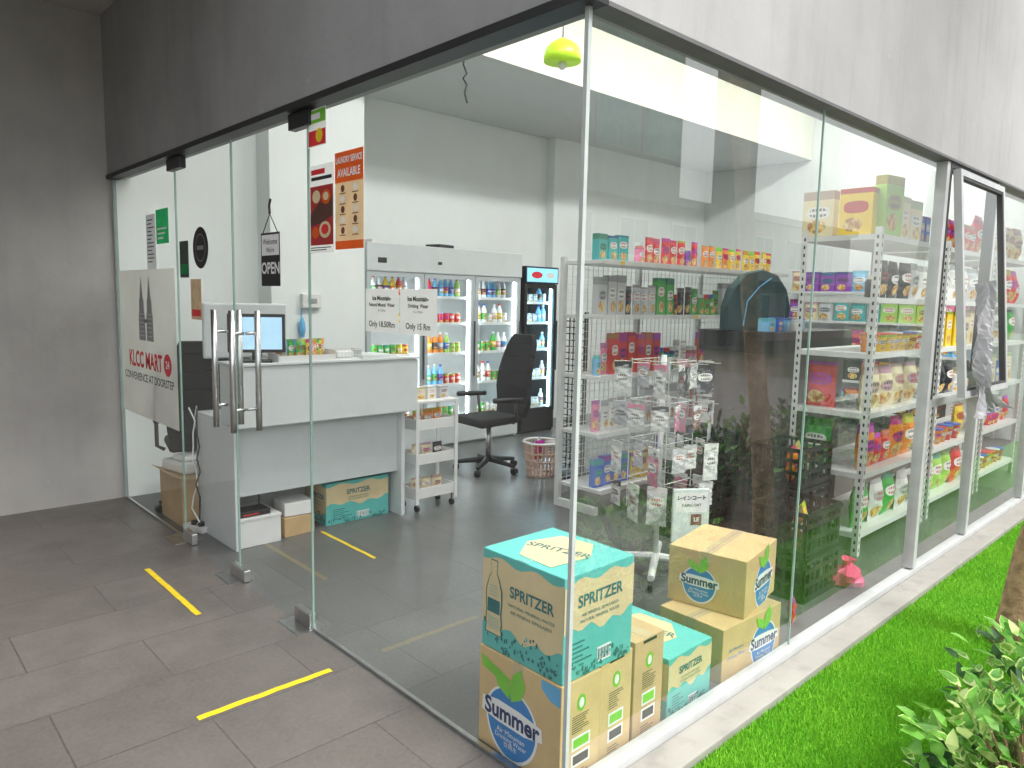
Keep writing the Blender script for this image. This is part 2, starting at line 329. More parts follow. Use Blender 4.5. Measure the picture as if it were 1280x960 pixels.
for a,b,hy,fy in ((1.650,2.496,2.37,1.65),(2.504,3.356,2.61,3.2)):
    d=pane(a,b,.02,ZT-.012,'y',GLASS,'glass_door'); doors.append(d)
    for sx in (-.07,.07):
        mb=MB().tube([(sx,hy,.86),(sx,hy,1.51)],.0165,14)
        for z in (.98,1.39): mb.tube([(sx*.08,hy,z),(sx,hy,z)],.009,8)
        mb.build('handle',CHROME,d,smooth=True)
    MB().box(-.018,.018,fy,fy+.16,.004,.075).build('patch_fitting',CHROME,d,bevel=.004)
MB().box(-.02,.02,2.40,2.60,.004,.07).build('patch_lock',CHROME,doors[0],bevel=.005)
MB().box(-.02,.02,1.60,1.80,ZT-.075,ZT-.004).build('patch_fitting',BLK,S,bevel=.003)
MB().box(-.02,.02,3.22,3.45,ZT-.075,ZT-.004).build('patch_fitting',BLK,S,bevel=.003)
for y in (1.60,3.26,2.40): MB().box(-.09,.06,y+.03,y+.24,.0005,.004).build('floor_plate',CHROME,S)
MB().box(-.009,.009,.01,1.64,.001,.014).build('sill_channel',CHROME,S); MB().box(-.009,.009,3.36,4.66,.001,.014).build('sill_channel',CHROME,S)
MB().box(-.013,.013,4.655,4.668,.001,ZT).build('edge_trim',GREYP,S)
MB().box(-.008,.007,-.008,.007,.0,ZT-.001).build('corner_joint',SILI,S)
xs=[(.008,1.496),(1.504,2.995),(4.055,5.5),(5.555,7.0),(7.055,8.95)]
for a,b in xs: pane(a,b,.06,ZT,'x',GLASSR)
MB().box(1.4965,1.5035,-.004,.004,.06,ZT).build('silicone_joint',GEDGE,S)
pane(3.055,3.995,.06,1.02,'x',GLASSR)
for x in (2.998,3.998,5.503,7.003,8.953): MB().box(x,x+.05,-.03,.03,.06,ZT-.001).build('mullion',ALU,S,bevel=.003)
MB().box(3.05,3.996,-.03,.03,1.02,1.07).build('transom',ALU,S,bevel=.003)
MB().box(-.01,9.0,-.028,.03,.001,.05).build('base_rail',ALU,S,bevel=.003)
wd=MB().box(3.05,3.075,-.032,.028,1.071,ZT-.002).box(3.972,3.996,-.032,.028,1.071,ZT-.002).box(3.076,3.971,-.032,.028,ZT-.03,ZT-.002).build('window',SEAL,S)
th=R(5.5); sash=MB()
def hung(x0,x1,d0,d1,y0,y1,mb,mi=0):   # box on the open sash; d measured down from its hinge
    c,s=math.cos(th),math.sin(th); P=[]
    for dd in (d1,d0):
        for x,y in ((x0,y0),(x1,y0),(x1,y1),(x0,y1)): P.append((x,-.055+y*c-dd*s,ZT-.04-dd*c+y*-s))
    mb.hexa(P,mi)
hung(3.075,3.11,0,1.29,-.02,.02,sash); hung(3.94,3.975,0,1.29,-.02,.02,sash); hung(3.11,3.94,0,.035,-.02,.02,sash); hung(3.11,3.94,1.255,1.29,-.02,.02,sash)
sh_=sash.build('sash',ALUG,wd); g=MB(); g.face([(3.11,-.06,ZT-.09),(3.11,-.06-1.20*math.sin(th),ZT-.045-1.24),(3.94,-.06-1.20*math.sin(th),ZT-.045-1.24),(3.94,-.06,ZT-.09)]); g.build('pane',GLASSR,wd)
mb=MB(); hung(3.111,3.125,.035,1.255,-.016,.016,mb); hung(3.925,3.939,.035,1.255,-.016,.016,mb); hung(3.125,3.925,.036,.05,-.016,.016,mb); hung(3.125,3.925,1.24,1.254,-.016,.016,mb); mb.build('rubber_seal',SEAL,wd)
mb=MB(); nx,nz=22,34; rr=random.Random(5)
for j in range(nz):
    for i in range(nx):
        u=i/(nx-1); v=j/(nz-1); wid=.17+.06*math.sin(v*5)+(.55*max(0,v-.80)/.20); z=1.75-.76*v
        mb.v.append((3.26+(u-.5)*wid+.02*math.sin(v*7)+(.16*max(0,v-.8)/.2),-.20-.024*math.cos(u*14+v*5)-.014*math.sin(u*23+v*17)-.05*v+rr.uniform(-.005,.005),z+rr.uniform(-.006,.006)-.04*abs(u-.5)*math.sin(u*13)))
for j in range(nz-1):
    for i in range(nx-1): mb.f.append((j*nx+i,(j+1)*nx+i,(j+1)*nx+i+1,j*nx+i+1)); mb.m.append(0)
tag(mb.build('plastic_sheet',pbr('crumpled silver plastic',(.42,.42,.44),.3,var=.12,thin=.25)),'crumpled silver grey plastic sheet taped over the lower window sash','plastic sheet')
tag(MB().box(-9,-.001,4.68,4.95,0,5.2).build('corridor_wall',CONC_D),'rough grey concrete wall left of the glass shop front','wall')
tag(MB().box(-4.9,-4.7,.6,4.67,0,3.55).build('corridor_wall',CONC_D),'unseen grey concrete side wall added to darken the covered walkway','wall')  # out of view, added to keep daylight out of the walkway
tag(MB().box(-5,-.045,1.6,4.675,3.57,3.85).build('shade_slab',CONC_D),'unseen concrete slab added over the walkway to darken it by the doors','canopy')  # unseen roof over the walkway, sized to darken its far left end
# ---------------------------------------------------------------- ceiling fixtures
for i,(x,y,l) in enumerate(((1.0,1.5,'nearest the glass corner'),(3.0,1.9,'second along the shop'),(5.2,1.9,'above the middle shelving'),(7.4,1.8,'farthest along the shop'))):
    t=thing('ceiling_light','long white tube light under the raised ceiling, '+l,'light',(x,y,4.5),0,'tube lights in the shop')
    MB().box(-.65,.65,-.06,.06,.02,.07).build('housing',WPL,t); MB().box(-.63,.63,-.09,.09,-.02,.018).build('diffuser',LED,t)
    for sx in (-.5,.5): MB().tube([(sx,0,.07),(sx,0,.5)],.004,5).build('suspension_rod',BLK,t)
t=thing('pendant_lamp','lime green dome pendant lamp hanging in the raised ceiling','lamp',(3.1,3.05,3.62))
MB().lathe([(.16,0),(.158,.05),(.14,.11),(.10,.15),(.05,.175),(.03,.19)],28).build('shade',LIME,t,smooth=True); MB().tube([(0,0,.19),(0,0,1.37)],.006,6).build('cord',BLK,t); MB().lathe([(.03,.0),(.04,-.03),(.02,-.06)],12).build('bulb',WPL,t,smooth=True)
tag(MB().tube([(2.57,3.72,3.7),(2.56,3.72,3.62),(2.6,3.72,3.55),(2.55,3.71,3.5),(2.6,3.72,3.46),(2.58,3.72,3.38),(2.6,3.71,3.3)],.008,6).build('loose_cable',BLK),'loose black cable end dangling from the grey ceiling','cable')
# ---------------------------------------------------------------- product library
PAL={'red':(.70,.03,.03),'orange':(.85,.26,.02),'yellow':(.88,.62,.03),'green':(.05,.42,.07),'teal':(.05,.45,.45),'blue':(.03,.14,.60),'purple':(.25,.05,.40),'pink':(.85,.25,.42),'white':(.82,.82,.80),'brown':(.26,.10,.04),'black':(.03,.03,.035),'light green':(.40,.68,.12),'sky blue':(.20,.52,.82),'cream':(.80,.70,.45),'silver':(.58,.59,.62)}
def pouch_mesh(w,h,d,mat=None,nm='snack_pouch',hang=False):
    mb=MB(); nx,nz=7,9
    def P(i,j,s):
        u=-1+2*i/nx; v=-1+2*j/nz; th=d/2*max(0,(1-abs(u)**2.6))*max(0,(1-abs(v)**3)); wob=.004*math.sin(j*2.3+i)
        return (u*w/2*(1-.05*(1-v*v)),s*(th+.0008)+wob*(1-v*v)*(s<0),(v+1)/2*h-(h if hang else 0))
    for s in (-1,1):
        for i in range(nx):
            for j in range(nz):
                q=[P(i,j,s),P(i+1,j,s),P(i+1,j+1,s),P(i,j+1,s)]
                mb.face(q if s<0 else q[::-1])
    return mb.mesh(nm,mat or PACK,True)
def M_(mb,name,mat,sm=False): return mb.mesh(name,mat,sm)
LIB={}
LIB['snack pouch']=('snack_pouch',.15,[('',pouch_mesh(.145,.2,.06))])
LIB['flat sachet']=('sachet',.11,[('',pouch_mesh(.105,.15,.03))])
LIB['large bag']=('refill_bag',.21,[('',pouch_mesh(.205,.28,.09))])
def boxm(w,h,d): return MB().box(-w/2,w/2,-d/2,d/2,0,h).mesh('carton',PACK)
def flap(w,h,d): return MB().box(-w/2+.004,w/2-.004,-d/2+.004,d/2-.004,h,h+.002).mesh('lid_flap',PLAIN)
LIB['upright carton']=('carton',.12,[('body',boxm(.11,.19,.06)),('lid_flap',flap(.11,.19,.06))])
LIB['small carton']=('small_carton',.105,[('body',boxm(.098,.10,.09)),('lid_flap',flap(.098,.10,.09))])
LIB['tall carton']=('cereal_carton',.215,[('body',boxm(.205,.27,.075)),('lid_flap',flap(.205,.27,.075))])
LIB['drink can']=('drink_can',.074,[('body',M_(MB().lathe([(.026,0),(.033,.008),(.033,.105),(.027,.115)],14),'can_body',PACK,True)),('rim',M_(MB().lathe([(.027,.115),(.028,.119),(.026,.119),(.025,.117)],14),'can_rim',CHROME))])
LIB['drink bottle']=('drink_bottle',.076,[('body',M_(MB().lathe([(.03,0),(.034,.01),(.034,.13),(.03,.155),(.014,.19),(.013,.205)],14),'bottle_body',PLAIN,True)),('label',M_(MB().lathe([(.0348,.05),(.0348,.12)],14),'bottle_label',PACK,True)),('cap',M_(MB().lathe([(.016,.205),(.016,.225)],12),'bottle_cap',PLAIN))])
LIB['lidded cup']=('noodle_cup',.108,[('cup',M_(MB().lathe([(.034,0),(.047,.085),(.049,.088)],16),'cup_body',PACK,True)),('lid',M_(MB().lathe([(.05,.088),(.05,.092),(.046,.094)],16),'cup_lid',PLAIN))])
LIB['round jar']=('jar',.085,[('body',M_(MB().lathe([(.034,0),(.038,.01),(.038,.08),(.03,.095)],16),'jar_body',PACK,True)),('lid',M_(MB().lathe([(.033,.095),(.033,.115)],16),'jar_lid',PLAIN))])
LIB['hanging packet']=('hanging_packet',.11,[('sleeve',pouch_mesh(.115,.16,.010,PACKH,'sleeve',True)),('header_card',MB().box(-.055,.055,-.0035,.0035,-.028,.004).mesh('header',PLAIN))])
def put(kind,cname,loc,rz,label,group,s=1.0,sz=None):
    nm,wd,parts=LIB[kind]; col=PAL[cname]
    if len(parts)==1:
        o=link(nm,parts[0][1],None,loc,rz); o.color=(*col,1)
    else:
        o=link(nm,None,None,loc,rz)
        for pn,me in parts:
            c=link(pn,me,o)
            cc=col
            if pn in('cap','lid'): cc=random.choice([PAL['white'],PAL['red'],PAL['blue'],PAL['white']])
            elif pn=='header_card': cc=random.choice([PAL['white'],PAL['white'],PAL['silver'],PAL['pink'],PAL['black']])
            elif pn=='label': cc=random.choice(list(PAL.values()))
            c.color=(*cc,1)
    sz=(sz or s)*random.uniform(.96,1.04); o.scale=(s,s,sz); tag(o,label,kind.split()[-1],group); return o
def row(kinds,cols,p0,p1,z,rz,where,group,s=1.0,gap=.003,jit=.008,runs=3,sz=None):
    p0,p1=V(p0),V(p1); L=(p1-p0).length; d=(p1-p0)/L; x=0; i=0; kind=random.choice(kinds); col=random.choice(cols); run=random.randint(1,runs)
    while True:
        wd=LIB[kind][1]*s+gap
        if x+wd>L: break
        p=p0+d*(x+wd/2)
        put(kind,col,(p.x+random.uniform(-jit,jit)*.3,p.y+random.uniform(-jit,jit),z),rz+random.uniform(-.09,.09),f'{col} {kind} on {where}, {ordn(i)} from left',group,s,sz)
        x+=wd; i+=1; run-=1
        if run<=0: kind=random.choice(kinds); col=random.choice(cols); run=random.randint(1,runs)
# ---------------------------------------------------------------- middle shelving (faces -y)
t=thing('shelving_unit','long white mesh-backed shelving unit across the middle of the shop','shelving',(2.5,2.02,0))
GZ=[.20,.62,1.05,1.50,1.90]
for x in (0,.93,1.86,2.79): MB().box(x-.02,x+.02,.36,.40,0,1.93).box(x-.02,x+.02,-.02,.36,0,.06).build('upright',WMET,t)
mb=MB()
for i in range(47): mb.box(.06*i+.01,.06*i+.014,.352,.356,.1,1.9)
for j in range(31): mb.box(0,2.79,.348,.352,.1+.06*j,.104+.06*j)
mb.build('wire_back',WMET,t)
for k,z in enumerate(GZ):
    sh=MB().box(-.01,2.79,-.02 if k else -.06,.345,z-.03,z-.001).build('shelf',WMET,t,bevel=.003)
    y0=-.0235 if k else -.0635
    st=MB().box(0,2.78,y0,y0+.003,z-.032,z+.004,0)
    for q in range(22): 
        if random.random()<.75: st.box(.05+.125*q,.10+.125*q,y0-.0015,y0-.0004,z-.03,z-.002,1 if random.random()<.8 else 2)
    st.build('price_strip',[WPL,PAPER,YEL],sh)
LV=['bottom','second','third','fourth','top']; mixed=list(PAL)
G='goods on the middle shelving'
row(['upright carton'],['blue','teal','black'],(2.52,2.12,0),(3.0,2.12,0),GZ[4],0,'top middle shelf blue end',G)
row(['flat sachet','round jar','flat sachet'],['red','red','pink','purple'],(3.02,2.12,0),(3.9,2.12,0),GZ[4],0,'top middle shelf red section',G,1.0,runs=3,sz=1.4)
row(['flat sachet','round jar','flat sachet'],['orange','yellow','yellow'],(3.92,2.12,0),(5.25,2.12,0),GZ[4],0,'top middle shelf yellow section',G,1.0,runs=4,sz=1.3)
row(['flat sachet','round jar','upright carton'],['green','black','teal','silver','brown','red'],(2.52,2.10,0),(5.25,2.10,0),GZ[3],0,'fourth middle shelf',G,.9,sz=1.5)
row(['upright carton','flat sachet','round jar'],['teal','sky blue','white','red','pink'],(2.52,2.10,0),(5.25,2.10,0),GZ[2],0,'third middle shelf',G,.85,sz=1.6)
row(['flat sachet','upright carton'],['white','pink','sky blue','white','red','silver'],(2.52,2.10,0),(5.25,2.10,0),GZ[1],0,'second middle shelf',G,.9,sz=1.6)
row(['large bag','upright carton'],['yellow','purple','blue','black','yellow'],(2.52,2.08,0),(5.25,2.08,0),GZ[0],0,'bottom middle shelf',G,.9,sz=1.15)
# ---------------------------------------------------------------- steel racks along the side glass
RZ=[.15,.54,.93,1.31,1.66,2.05]
def rack(x0,x1,label):
    t=thing('steel_rack',label,'rack',(x0,.34,0),0,'white slotted racks behind the side glass'); L=x1-x0; D=.5
    for px,py,sx,sy in ((0,0,1,1),(L,0,-1,1),(0,D,1,-1),(L,D,-1,-1)):
        mb=MB(); a=sorted((px,px+sx*.04)); b=sorted((py,py+sy*.003)); mb.box(*a,*b,0,2.09); a=sorted((px,px+sx*.003)); b=sorted((py+sy*.003,py+sy*.04)); mb.box(*a,*b,0,2.09)
        for k in range(40):
            z=.03+k*.051
            if sy>0: xx=px+sx*.02; mb.face([(xx-.006,py-.001,z),(xx+.006,py-.001,z),(xx+.006,py-.001,z+.022),(xx-.006,py-.001,z+.022)],1)
            if sx>0: yy=py+sy*.02; mb.face([(px-.001,yy+.006,z),(px-.001,yy-.006,z),(px-.001,yy-.006,z+.022),(px-.001,yy+.006,z+.022)],1)
        mb.build('post',[WMET,INK],t)
    for z in RZ: MB().box(.004,L-.004,.004,D-.004,z-.035,z-.001).build('shelf',WMET,t)
    return t
rack(3.12,4.32,'white slotted steel rack at the end nearest the glass corner')
rack(4.40,5.60,'white slotted steel rack beyond the open window')
rack(5.68,6.88,'white slotted steel rack farthest along the side glass')
LN=['bottom','second','third','fourth','fifth','top']
plan={0:(['large bag'],['green','white','silver'],1.1,1.0),1:(['snack pouch','large bag'],['red','orange','red','green'],1.05,1.1),2:(['large bag'],['red','green','light green','cream'],1.1,1.05),3:(['lidded cup','lidded cup','snack pouch'],['yellow','red','orange','yellow'],1.25,1.3),4:(['snack pouch','round jar'],['black','white','red','brown'],1.2,1.2),5:(['tall carton','upright carton'],['light green','cream','yellow','blue'],.9,1)}
for ri,(x0,x1,nm) in enumerate(((3.12,4.32,'near window rack'),(4.40,5.60,'middle window rack'),(5.68,6.88,'far window rack'))):
    for k,z in enumerate(RZ):
        kd,cl,s,sz=plan[k] if ri==0 else plan[(k+ri+1)%6]
        a=x0+.06 if ri else x0+(.34 if k==5 else .10)
        row(kd,cl,(a,.43,0),(x1-.05,.43,0),z,0,f'{nm} {LN[k]} shelf','goods on the window racks',s,runs=3,sz=sz)
        if k not in (3,4,5) and ri==0: row(kd,cl,(x0+.12,.80,0),(x0+.12,.5,0),z,-PI/2,f'open end of {nm} {LN[k]} shelf','goods on the window racks',s*.9,runs=2,sz=sz)
for i,(y,c,cn) in enumerate(((.76,'cream','cream'),(.52,'yellow','yellow'))):
    put('tall carton',c,(3.19,y,2.05),-PI/2,f'{cn} breakfast carton facing the door on top of near rack','large cartons on the rack top',1.0,sz=1.05)
put('tall carton','light green',(3.33,.39,2.05),-.15,'green and yellow carton standing tallest at near rack corner','large cartons on the rack top',1.0,sz=1.3)
t=thing('wall_shelving','white shelving against the far end wall of the shop','shelving',(8.4,1.0,0))
for y in (0,1.3,2.6): MB().box(.5,.54,y,y+.04,0,2.0).build('upright',WMET,t)
for z in (.2,.6,1.0,1.4,1.8): MB().box(.1,.5,-.02,2.66,z-.03,z).build('shelf',WMET,t)
for z,n in ((.2,'bottom'),(.6,'second'),(1.0,'third'),(1.4,'fourth'),(1.8,'top')):
    row(['large bag','tall carton'],mixed,(8.6,3.6,0),(8.6,1.05,0),z,-PI/2,f'{n} end wall shelf','goods on the end wall shelving')
# tall dark counter behind the crates
t=thing('tall_counter','tall dark brown counter with thick black top behind the crates','counter',(2.98,.95,0))
MB().box(0,1.2,0,.5,.06,1.27).build('body',pbr('dark brown laminate',(.15,.115,.105),.35,var=.3,sc=3),t); MB().box(-.03,1.23,-.04,.53,1.272,1.42).build('counter_top',BLK,t,bevel=.006); MB().box(.02,1.18,.03,.47,0,.058).build('plinth',BLK,t)
t=thing('rounded_bag','rounded dark teal bag standing on the tall black counter top','bag',(3.13,1.16,1.422),R(-40))
pr=[(-.22,0),(.22,0),(.23,.16),(.20,.28),(.13,.38),(.02,.42),(-.09,.39),(-.18,.29),(-.22,.16)]
mb=MB(); n0=len(pr); mb.face([(x*.96,-.07,z*.98) for x,z in pr]); mb.face([(x*.96,.07,z*.98) for x,z in pr][::-1])
for i in range(n0): a,b=pr[i],pr[(i+1)%n0]; mb.face([(a[0],-.06,a[1]),(a[0],.06,a[1]),(b[0],.06,b[1]),(b[0],-.06,b[1])])
for i in range(n0):
    a,b=pr[i],pr[(i+1)%n0]
    for s in (-1,1): 
        q=[(a[0]*.96,s*.07,a[1]*.98),(b[0]*.96,s*.07,b[1]*.98),(b[0],s*.06,b[1]),(a[0],s*.06,a[1])]; mb.face(q if s>0 else q[::-1])
mb.build('shell',pbr('dark teal fabric',(.02,.06,.065),.7,bump=.2),t); MB().tube([(-.1,-.076,.03),(-.08,-.076,.2),(0,-.076,.3),(.08,-.076,.36)],.005,6).build('piping',LBLUE,t)
for i in range(5): put('small carton',('sky blue','blue','sky blue','white','sky blue')[i],(3.0+.115*i,.99,1.422),.1*i,f'{("sky blue","blue","sky blue","white","sky blue")[i]} small carton on the tall black counter, {ordn(i)} from left','small cartons on the tall counter',.9)
# ---------------------------------------------------------------- spinner stand with hanging packets
t=thing('display_stand','white rotating peg stand on a castored cross base','display stand',(1.9,1.03,0))
MB().tube([(0,0,.09),(0,0,1.30)],.016,12).build('pole',WMET,t,smooth=True)
for k in range(4):
    a=k*PI/2+.55; c,s=math.cos(a),math.sin(a); MB().tube([(0,0,.10),(c*.31,s*.31,.075)],[.024,.020],8).build('leg',WMET,t)
    MB().tube([(c*.31-s*.012,s*.31+c*.012,.03),(c*.31+s*.012,s*.31-c*.012,.03)],.028,12).build('caster',BLK,t)
ptops=[1.26,1.03,.80,.57]
mb=MB()
for z in [p+.01 for p in ptops]:
    r_=.13; mb.tube([(-r_,-r_,z),(r_,-r_,z),(r_,r_,z),(-r_,r_,z),(-r_,-r_,z)],.003,5)
for x,y in ((-.13,-.13),(.13,-.13),(.13,.13),(-.13,.13)): mb.tube([(x,y,.4),(x,y,1.28)],.003,5)
mb.build('wire_frame',WMET,t)
mb=MB()
for z in ptops:
    for q in (-.13,0,.13): mb.tube([(q,-.13,z),(q,-.29,z+.008)],.0025,4).tube([(-.13,q,z),(-.29,q,z+.008)],.0025,4).tube([(.13,q,z),(.29,q,z+.008)],.0025,4)
mb.build('pegs',CHROME,t)
RN=['lowest','second','third','top']
for li,z in enumerate(ptops):
    for si in (0,1,2):
        for j,q in enumerate((-.13,0,.13)):
            cn=random.choice(['white','silver','white','white','black','pink'] if li!=1 else ['silver','white','pink','white','brown'])
            tw=random.uniform(-.45,.45); r0=.19+random.uniform(0,.07)
            p,rz_=(((1.9+q,1.03-r0,z),0),((1.9-r0,1.03-q,z),-PI/2),((1.9+r0,1.03+q,z),PI/2-.3))[si]
            put('hanging packet',cn,p,rz_+tw,f"{cn} packet on {('aisle','door','rack')[si]} side of peg stand, {RN[3-li]} row, {ordn(j)} from left",'packets hung on the peg stand',random.choice([.9,1.0,1.1]),sz=random.choice([.85,1.1,1.3]))
t=thing('raincoat_packet','larger white folded raincoat packet hung low on the peg stand','packet',(1.76,.72,.60),R(-35))
MB().box(-.105,.105,-.02,0,-.30,0).build('sleeve',pbr('pale plastic sleeve',(.68,.76,.73),.2,var=.15),t,bevel=.006)
mb=MB(); poly(mb,(0,-.02,0),FX,UZ,rect(-.09,-.13,.09,-.02),.001,0); poly(mb,(0,-.02,0),FX,UZ,rect(.0,-.20,.06,-.14),.002,1); mb.build('printed_card',[PAPER,pbr('dull red print',(.22,.05,.05),.5)],t)
text('レインコート',.028,(0,-.02,-.05),FX,UZ,INK,t,.003,bold=.0008); text('RAINCOAT',.022,(0,-.02,-.09),FX,UZ,INK,t,.003); text('LE',.032,(.03,-.02,-.17),FX,UZ,PAPER,t,.004,bold=.001)
# ---------------------------------------------------------------- crates behind the joint
def crate(x,y,z,label):
    mb=MB(); w_,d_,h_=.42,.34,.24
    mb.box(0,w_,0,d_,0,.01)
    for zz in (.0,.075,.15,.215):
        for a in ((0,w_,0,.008),(0,w_,d_-.008,d_),(0,.008,.009,d_-.009),(w_-.008,w_,.009,d_-.009)): mb.box(*a,zz+.011,zz+.035)
    for i in range(8):
        xx=i*(w_-.015)/7; mb.box(xx,xx+.015,.001,.007,.011,h_); mb.box(xx,xx+.015,d_-.007,d_-.001,.011,h_)
    for i in range(7):
        yy=.012+i*(d_-.04)/6; mb.box(.001,.007,yy,yy+.015,.011,h_); mb.box(w_-.007,w_-.001,yy,yy+.015,.011,h_)
    c=thing('plastic_crate',label,'crate',(x,y,z),0,'black slatted crates stacked by the side glass'); mb.build('basket',BLK,c)
    MB().box(-.006,w_+.006,-.008,-.001,h_-.02,h_).build('rim',BLK,c)
crate(2.12,.22,0,'black slatted crate at the bottom of the stack nearest the glass corner'); crate(2.13,.23,.245,'black slatted crate topmost of the stack nearest the glass corner')
crate(2.6,.5,0,'bottom black slatted crate beside the near rack'); crate(2.6,.5,.245,'black slatted crate second from floor beside near rack'); crate(2.6,.5,.49,'upper black slatted crate beside the near rack')
crate(2.5,1.1,0,'bottom black slatted crate in the aisle'); crate(2.5,1.1,.245,'second black slatted crate in the aisle'); crate(2.5,1.1,.49,'third black slatted crate in the aisle')
for i,(x,y,z,c,n) in enumerate(((2.24,.33,.26,'brown','left'),(2.42,.4,.26,'yellow','right'),(2.72,.62,.505,'orange','left'),(2.9,.68,.505,'pink','right'))):
    put('snack pouch',c,(x,y,z),.3,f'{c} pouch poking from the crate beside the side glass','goods in the black crates',1.1)
mb=MB(); rr=random.Random(4); n=14
prof=[(.03,0),(.10,.01),(.115,.04),(.10,.075),(.05,.10),(.025,.12),(.045,.15)]
for r_,z in prof:
    for k in range(n): a=2*PI*k/n; q=r_*(1+.22*math.sin(a*3+z*30)+rr.uniform(-.1,.1)); mb.v.append((q*math.cos(a),q*math.sin(a)*.8,z+rr.uniform(-.006,.006) if z else 0))
for i in range(len(prof)-1):
    for k in range(n): k2=(k+1)%n; mb.f.append((i*n+k,i*n+k2,(i+1)*n+k2,(i+1)*n+k)); mb.m.append(0)
tag(mb.build('knotted_bag',PINK,None,(2.62,.2,.0)),'crumpled pink plastic bag on the floor by the near rack','bag')
put('snack pouch','red',(1.86,.16,0),.5,'small red packet standing on the floor beside the crates','goods in the black crates',.7)
# ---------------------------------------------------------------- drink cartons at the corner
def carton_thing(name,label,x0,x1,y0,y1,z0,z1,mat,group=None,rz=0):
    t=thing(name,label,'carton',((x0+x1)/2,(y0+y1)/2,z0),rz,group); a,b,h=(x1-x0)/2,(y1-y0)/2,z1-z0
    MB().box(-a,a,-b,b,0,h).build('box',mat,t,bevel=.003); return t,a,b,h
def seam(t,a,b,h,along='x',mat=None):
    mat=mat or pbr('packing tape',(.58,.46,.28),.25)
    if along=='x': MB().box(-a+.001,a-.001,-.025,.025,h+.0005,h+.0012).box(-a-.0012,-a-.0004,-.025,.025,h-.05,h).build('packing_tape',mat,t)
    else: MB().box(-.025,.025,-b+.001,b-.001,h+.0005,h+.0012).build('packing_tape',mat,t)
    if along=='x': MB().box(-a+.002,a-.002,-.0012,.0012,h+.0013,h+.0018).build('flap_gap',pbr('flap shadow gap',(.25,.17,.10),.9),t)
def bottle2d(cx,cy,w,h): 
    pr=[(.5,0),(.5,.05),(.46,.1),(.5,.15),(.45,.3),(.5,.45),(.48,.6),(.3,.76),(.17,.82),(.17,.9),(.2,.9),(.2,1),]
    return [(cx+a*w,cy+b*h) for a,b in pr]+[(cx-a*w,cy+b*h) for a,b in pr[::-1]]
def spritzer(t,a,b,h):
    def field(o,r,hw,full):
        mb=MB(); n=16; top=[(hw*(1-2*i/n),h*.93-.01*math.sin(i*.9)) for i in range(n+1)]
        bot=[(-hw+2*hw*i/n,h*(.24 if full else .46)+.012*math.sin(i*1.3)+.01*math.sin(i*.5)) for i in range(n+1)]
        poly(mb,o,r,UZ,[(x*.995,y) for x,y in bot+top],.0008,0)
        rr=random.Random(3)
        for k in range(110):
            x=rr.uniform(-hw*.93,hw*.93); y=h*rr.uniform(.03,.25 if full else .14)+h*.05*math.sin(x*30); y=max(.01,y)
            poly(mb,o,r,UZ,circ(x,y,rr.uniform(.002,.007),rr.uniform(.002,.010),7),.0012+.00001*k,1 if k%3 else 2)
        mb.build('printed_face',[TAN,TEALD,TEAL],t)
    field((-a,0,0),LX,b,True); field((0,-b,0),FX,a,False)
    mb=MB(); O=(-a,0,0); bx=-b*.68
    poly(mb,O,LX,UZ,bottle2d(bx,h*.16,.088,h*.76),.0022,1); poly(mb,O,LX,UZ,bottle2d(bx,h*.17,.076,h*.74),.003,0)
    poly(mb,O,LX,UZ,rect(bx-.032,h*.38,bx+.032,h*.52),.0038,1)
    for k in range(6): poly(mb,O,LX,UZ,rect(bx-.028,h*(.22+.022*k),bx+.028,h*(.226+.022*k)),.0038,2)
    for k in range(4): poly(mb,O,LX,UZ,rect(bx-.022,h*(.56+.03*k),bx+.022,h*(.566+.03*k)),.0038,2)
    mb.build('bottle_picture',[TAN,TEALD,TEAL],t)
    text('SPRITZER',h*.155,(-a,-b*.25,h*.66),LX,UZ,TEALD,t,.0024,bold=.0012,sx=.9); text('NATURAL MINERAL WATER',h*.045,(-a,-b*.25,h*.53),LX,UZ,TEALD,t,.0024,sx=1.1); text('AIR MINERAL SEMULAJADI',h*.045,(-a,-b*.25,h*.465),LX,UZ,TEALD,t,.0024,sx=1.05)
    text('SPRITZER',h*.16,(0,-b,h*.73),FX,UZ,TEALD,t,.0024,bold=.0012,sx=.95); text('AIR MINERAL SEMULAJADI',h*.045,(0,-b,h*.60),FX,UZ,TEALD,t,.0024); text('NATURAL MINERAL WATER',h*.045,(0,-b,h*.54),FX,UZ,TEALD,t,.0024)
    mb=MB(); rr=random.Random(8)
    for i in range(6): poly(mb,(0,-b,0),FX,UZ,rect(-a*.8,h*(.12+.045*i),-a*.8+a*rr.uniform(.3,.6),h*(.135+.045*i)),.0015,0)
    poly(mb,(0,-b,0),FX,UZ,rect(-a*.05,h*.07,a*.35,h*.22),.0015,1)
    for i in range(12): poly(mb,(0,-b,0),FX,UZ,rect(a*(-.03+.03*i),h*.09,a*(-.03+.03*i)+(.002 if i%3 else .004),h*.20),.0022,0)
    poly(mb,(0,0,h),FX,(0,1,0),[(-a*.8,-b*.5),(a*.2,-b*.6),(a*.8,-b*.2),(a*.7,b*.5),(-a*.1,b*.7),(-a*.75,b*.3)],.002,2)
    mb.build('printed_details',[TEALD,PAPER,TAN],t)
    text('SPRITZER',.06,(0,0,h),V((.25,-.97,0)).normalized(),V((.97,.25,0)).normalized(),TEALD,t,.003,bold=.0006)
    MB().box(-a+.001,a-.001,-.025,.025,h+.0005,h+.0012).build('packing_tape',pbr('clear tape on teal',(.20,.56,.52),.2),t)
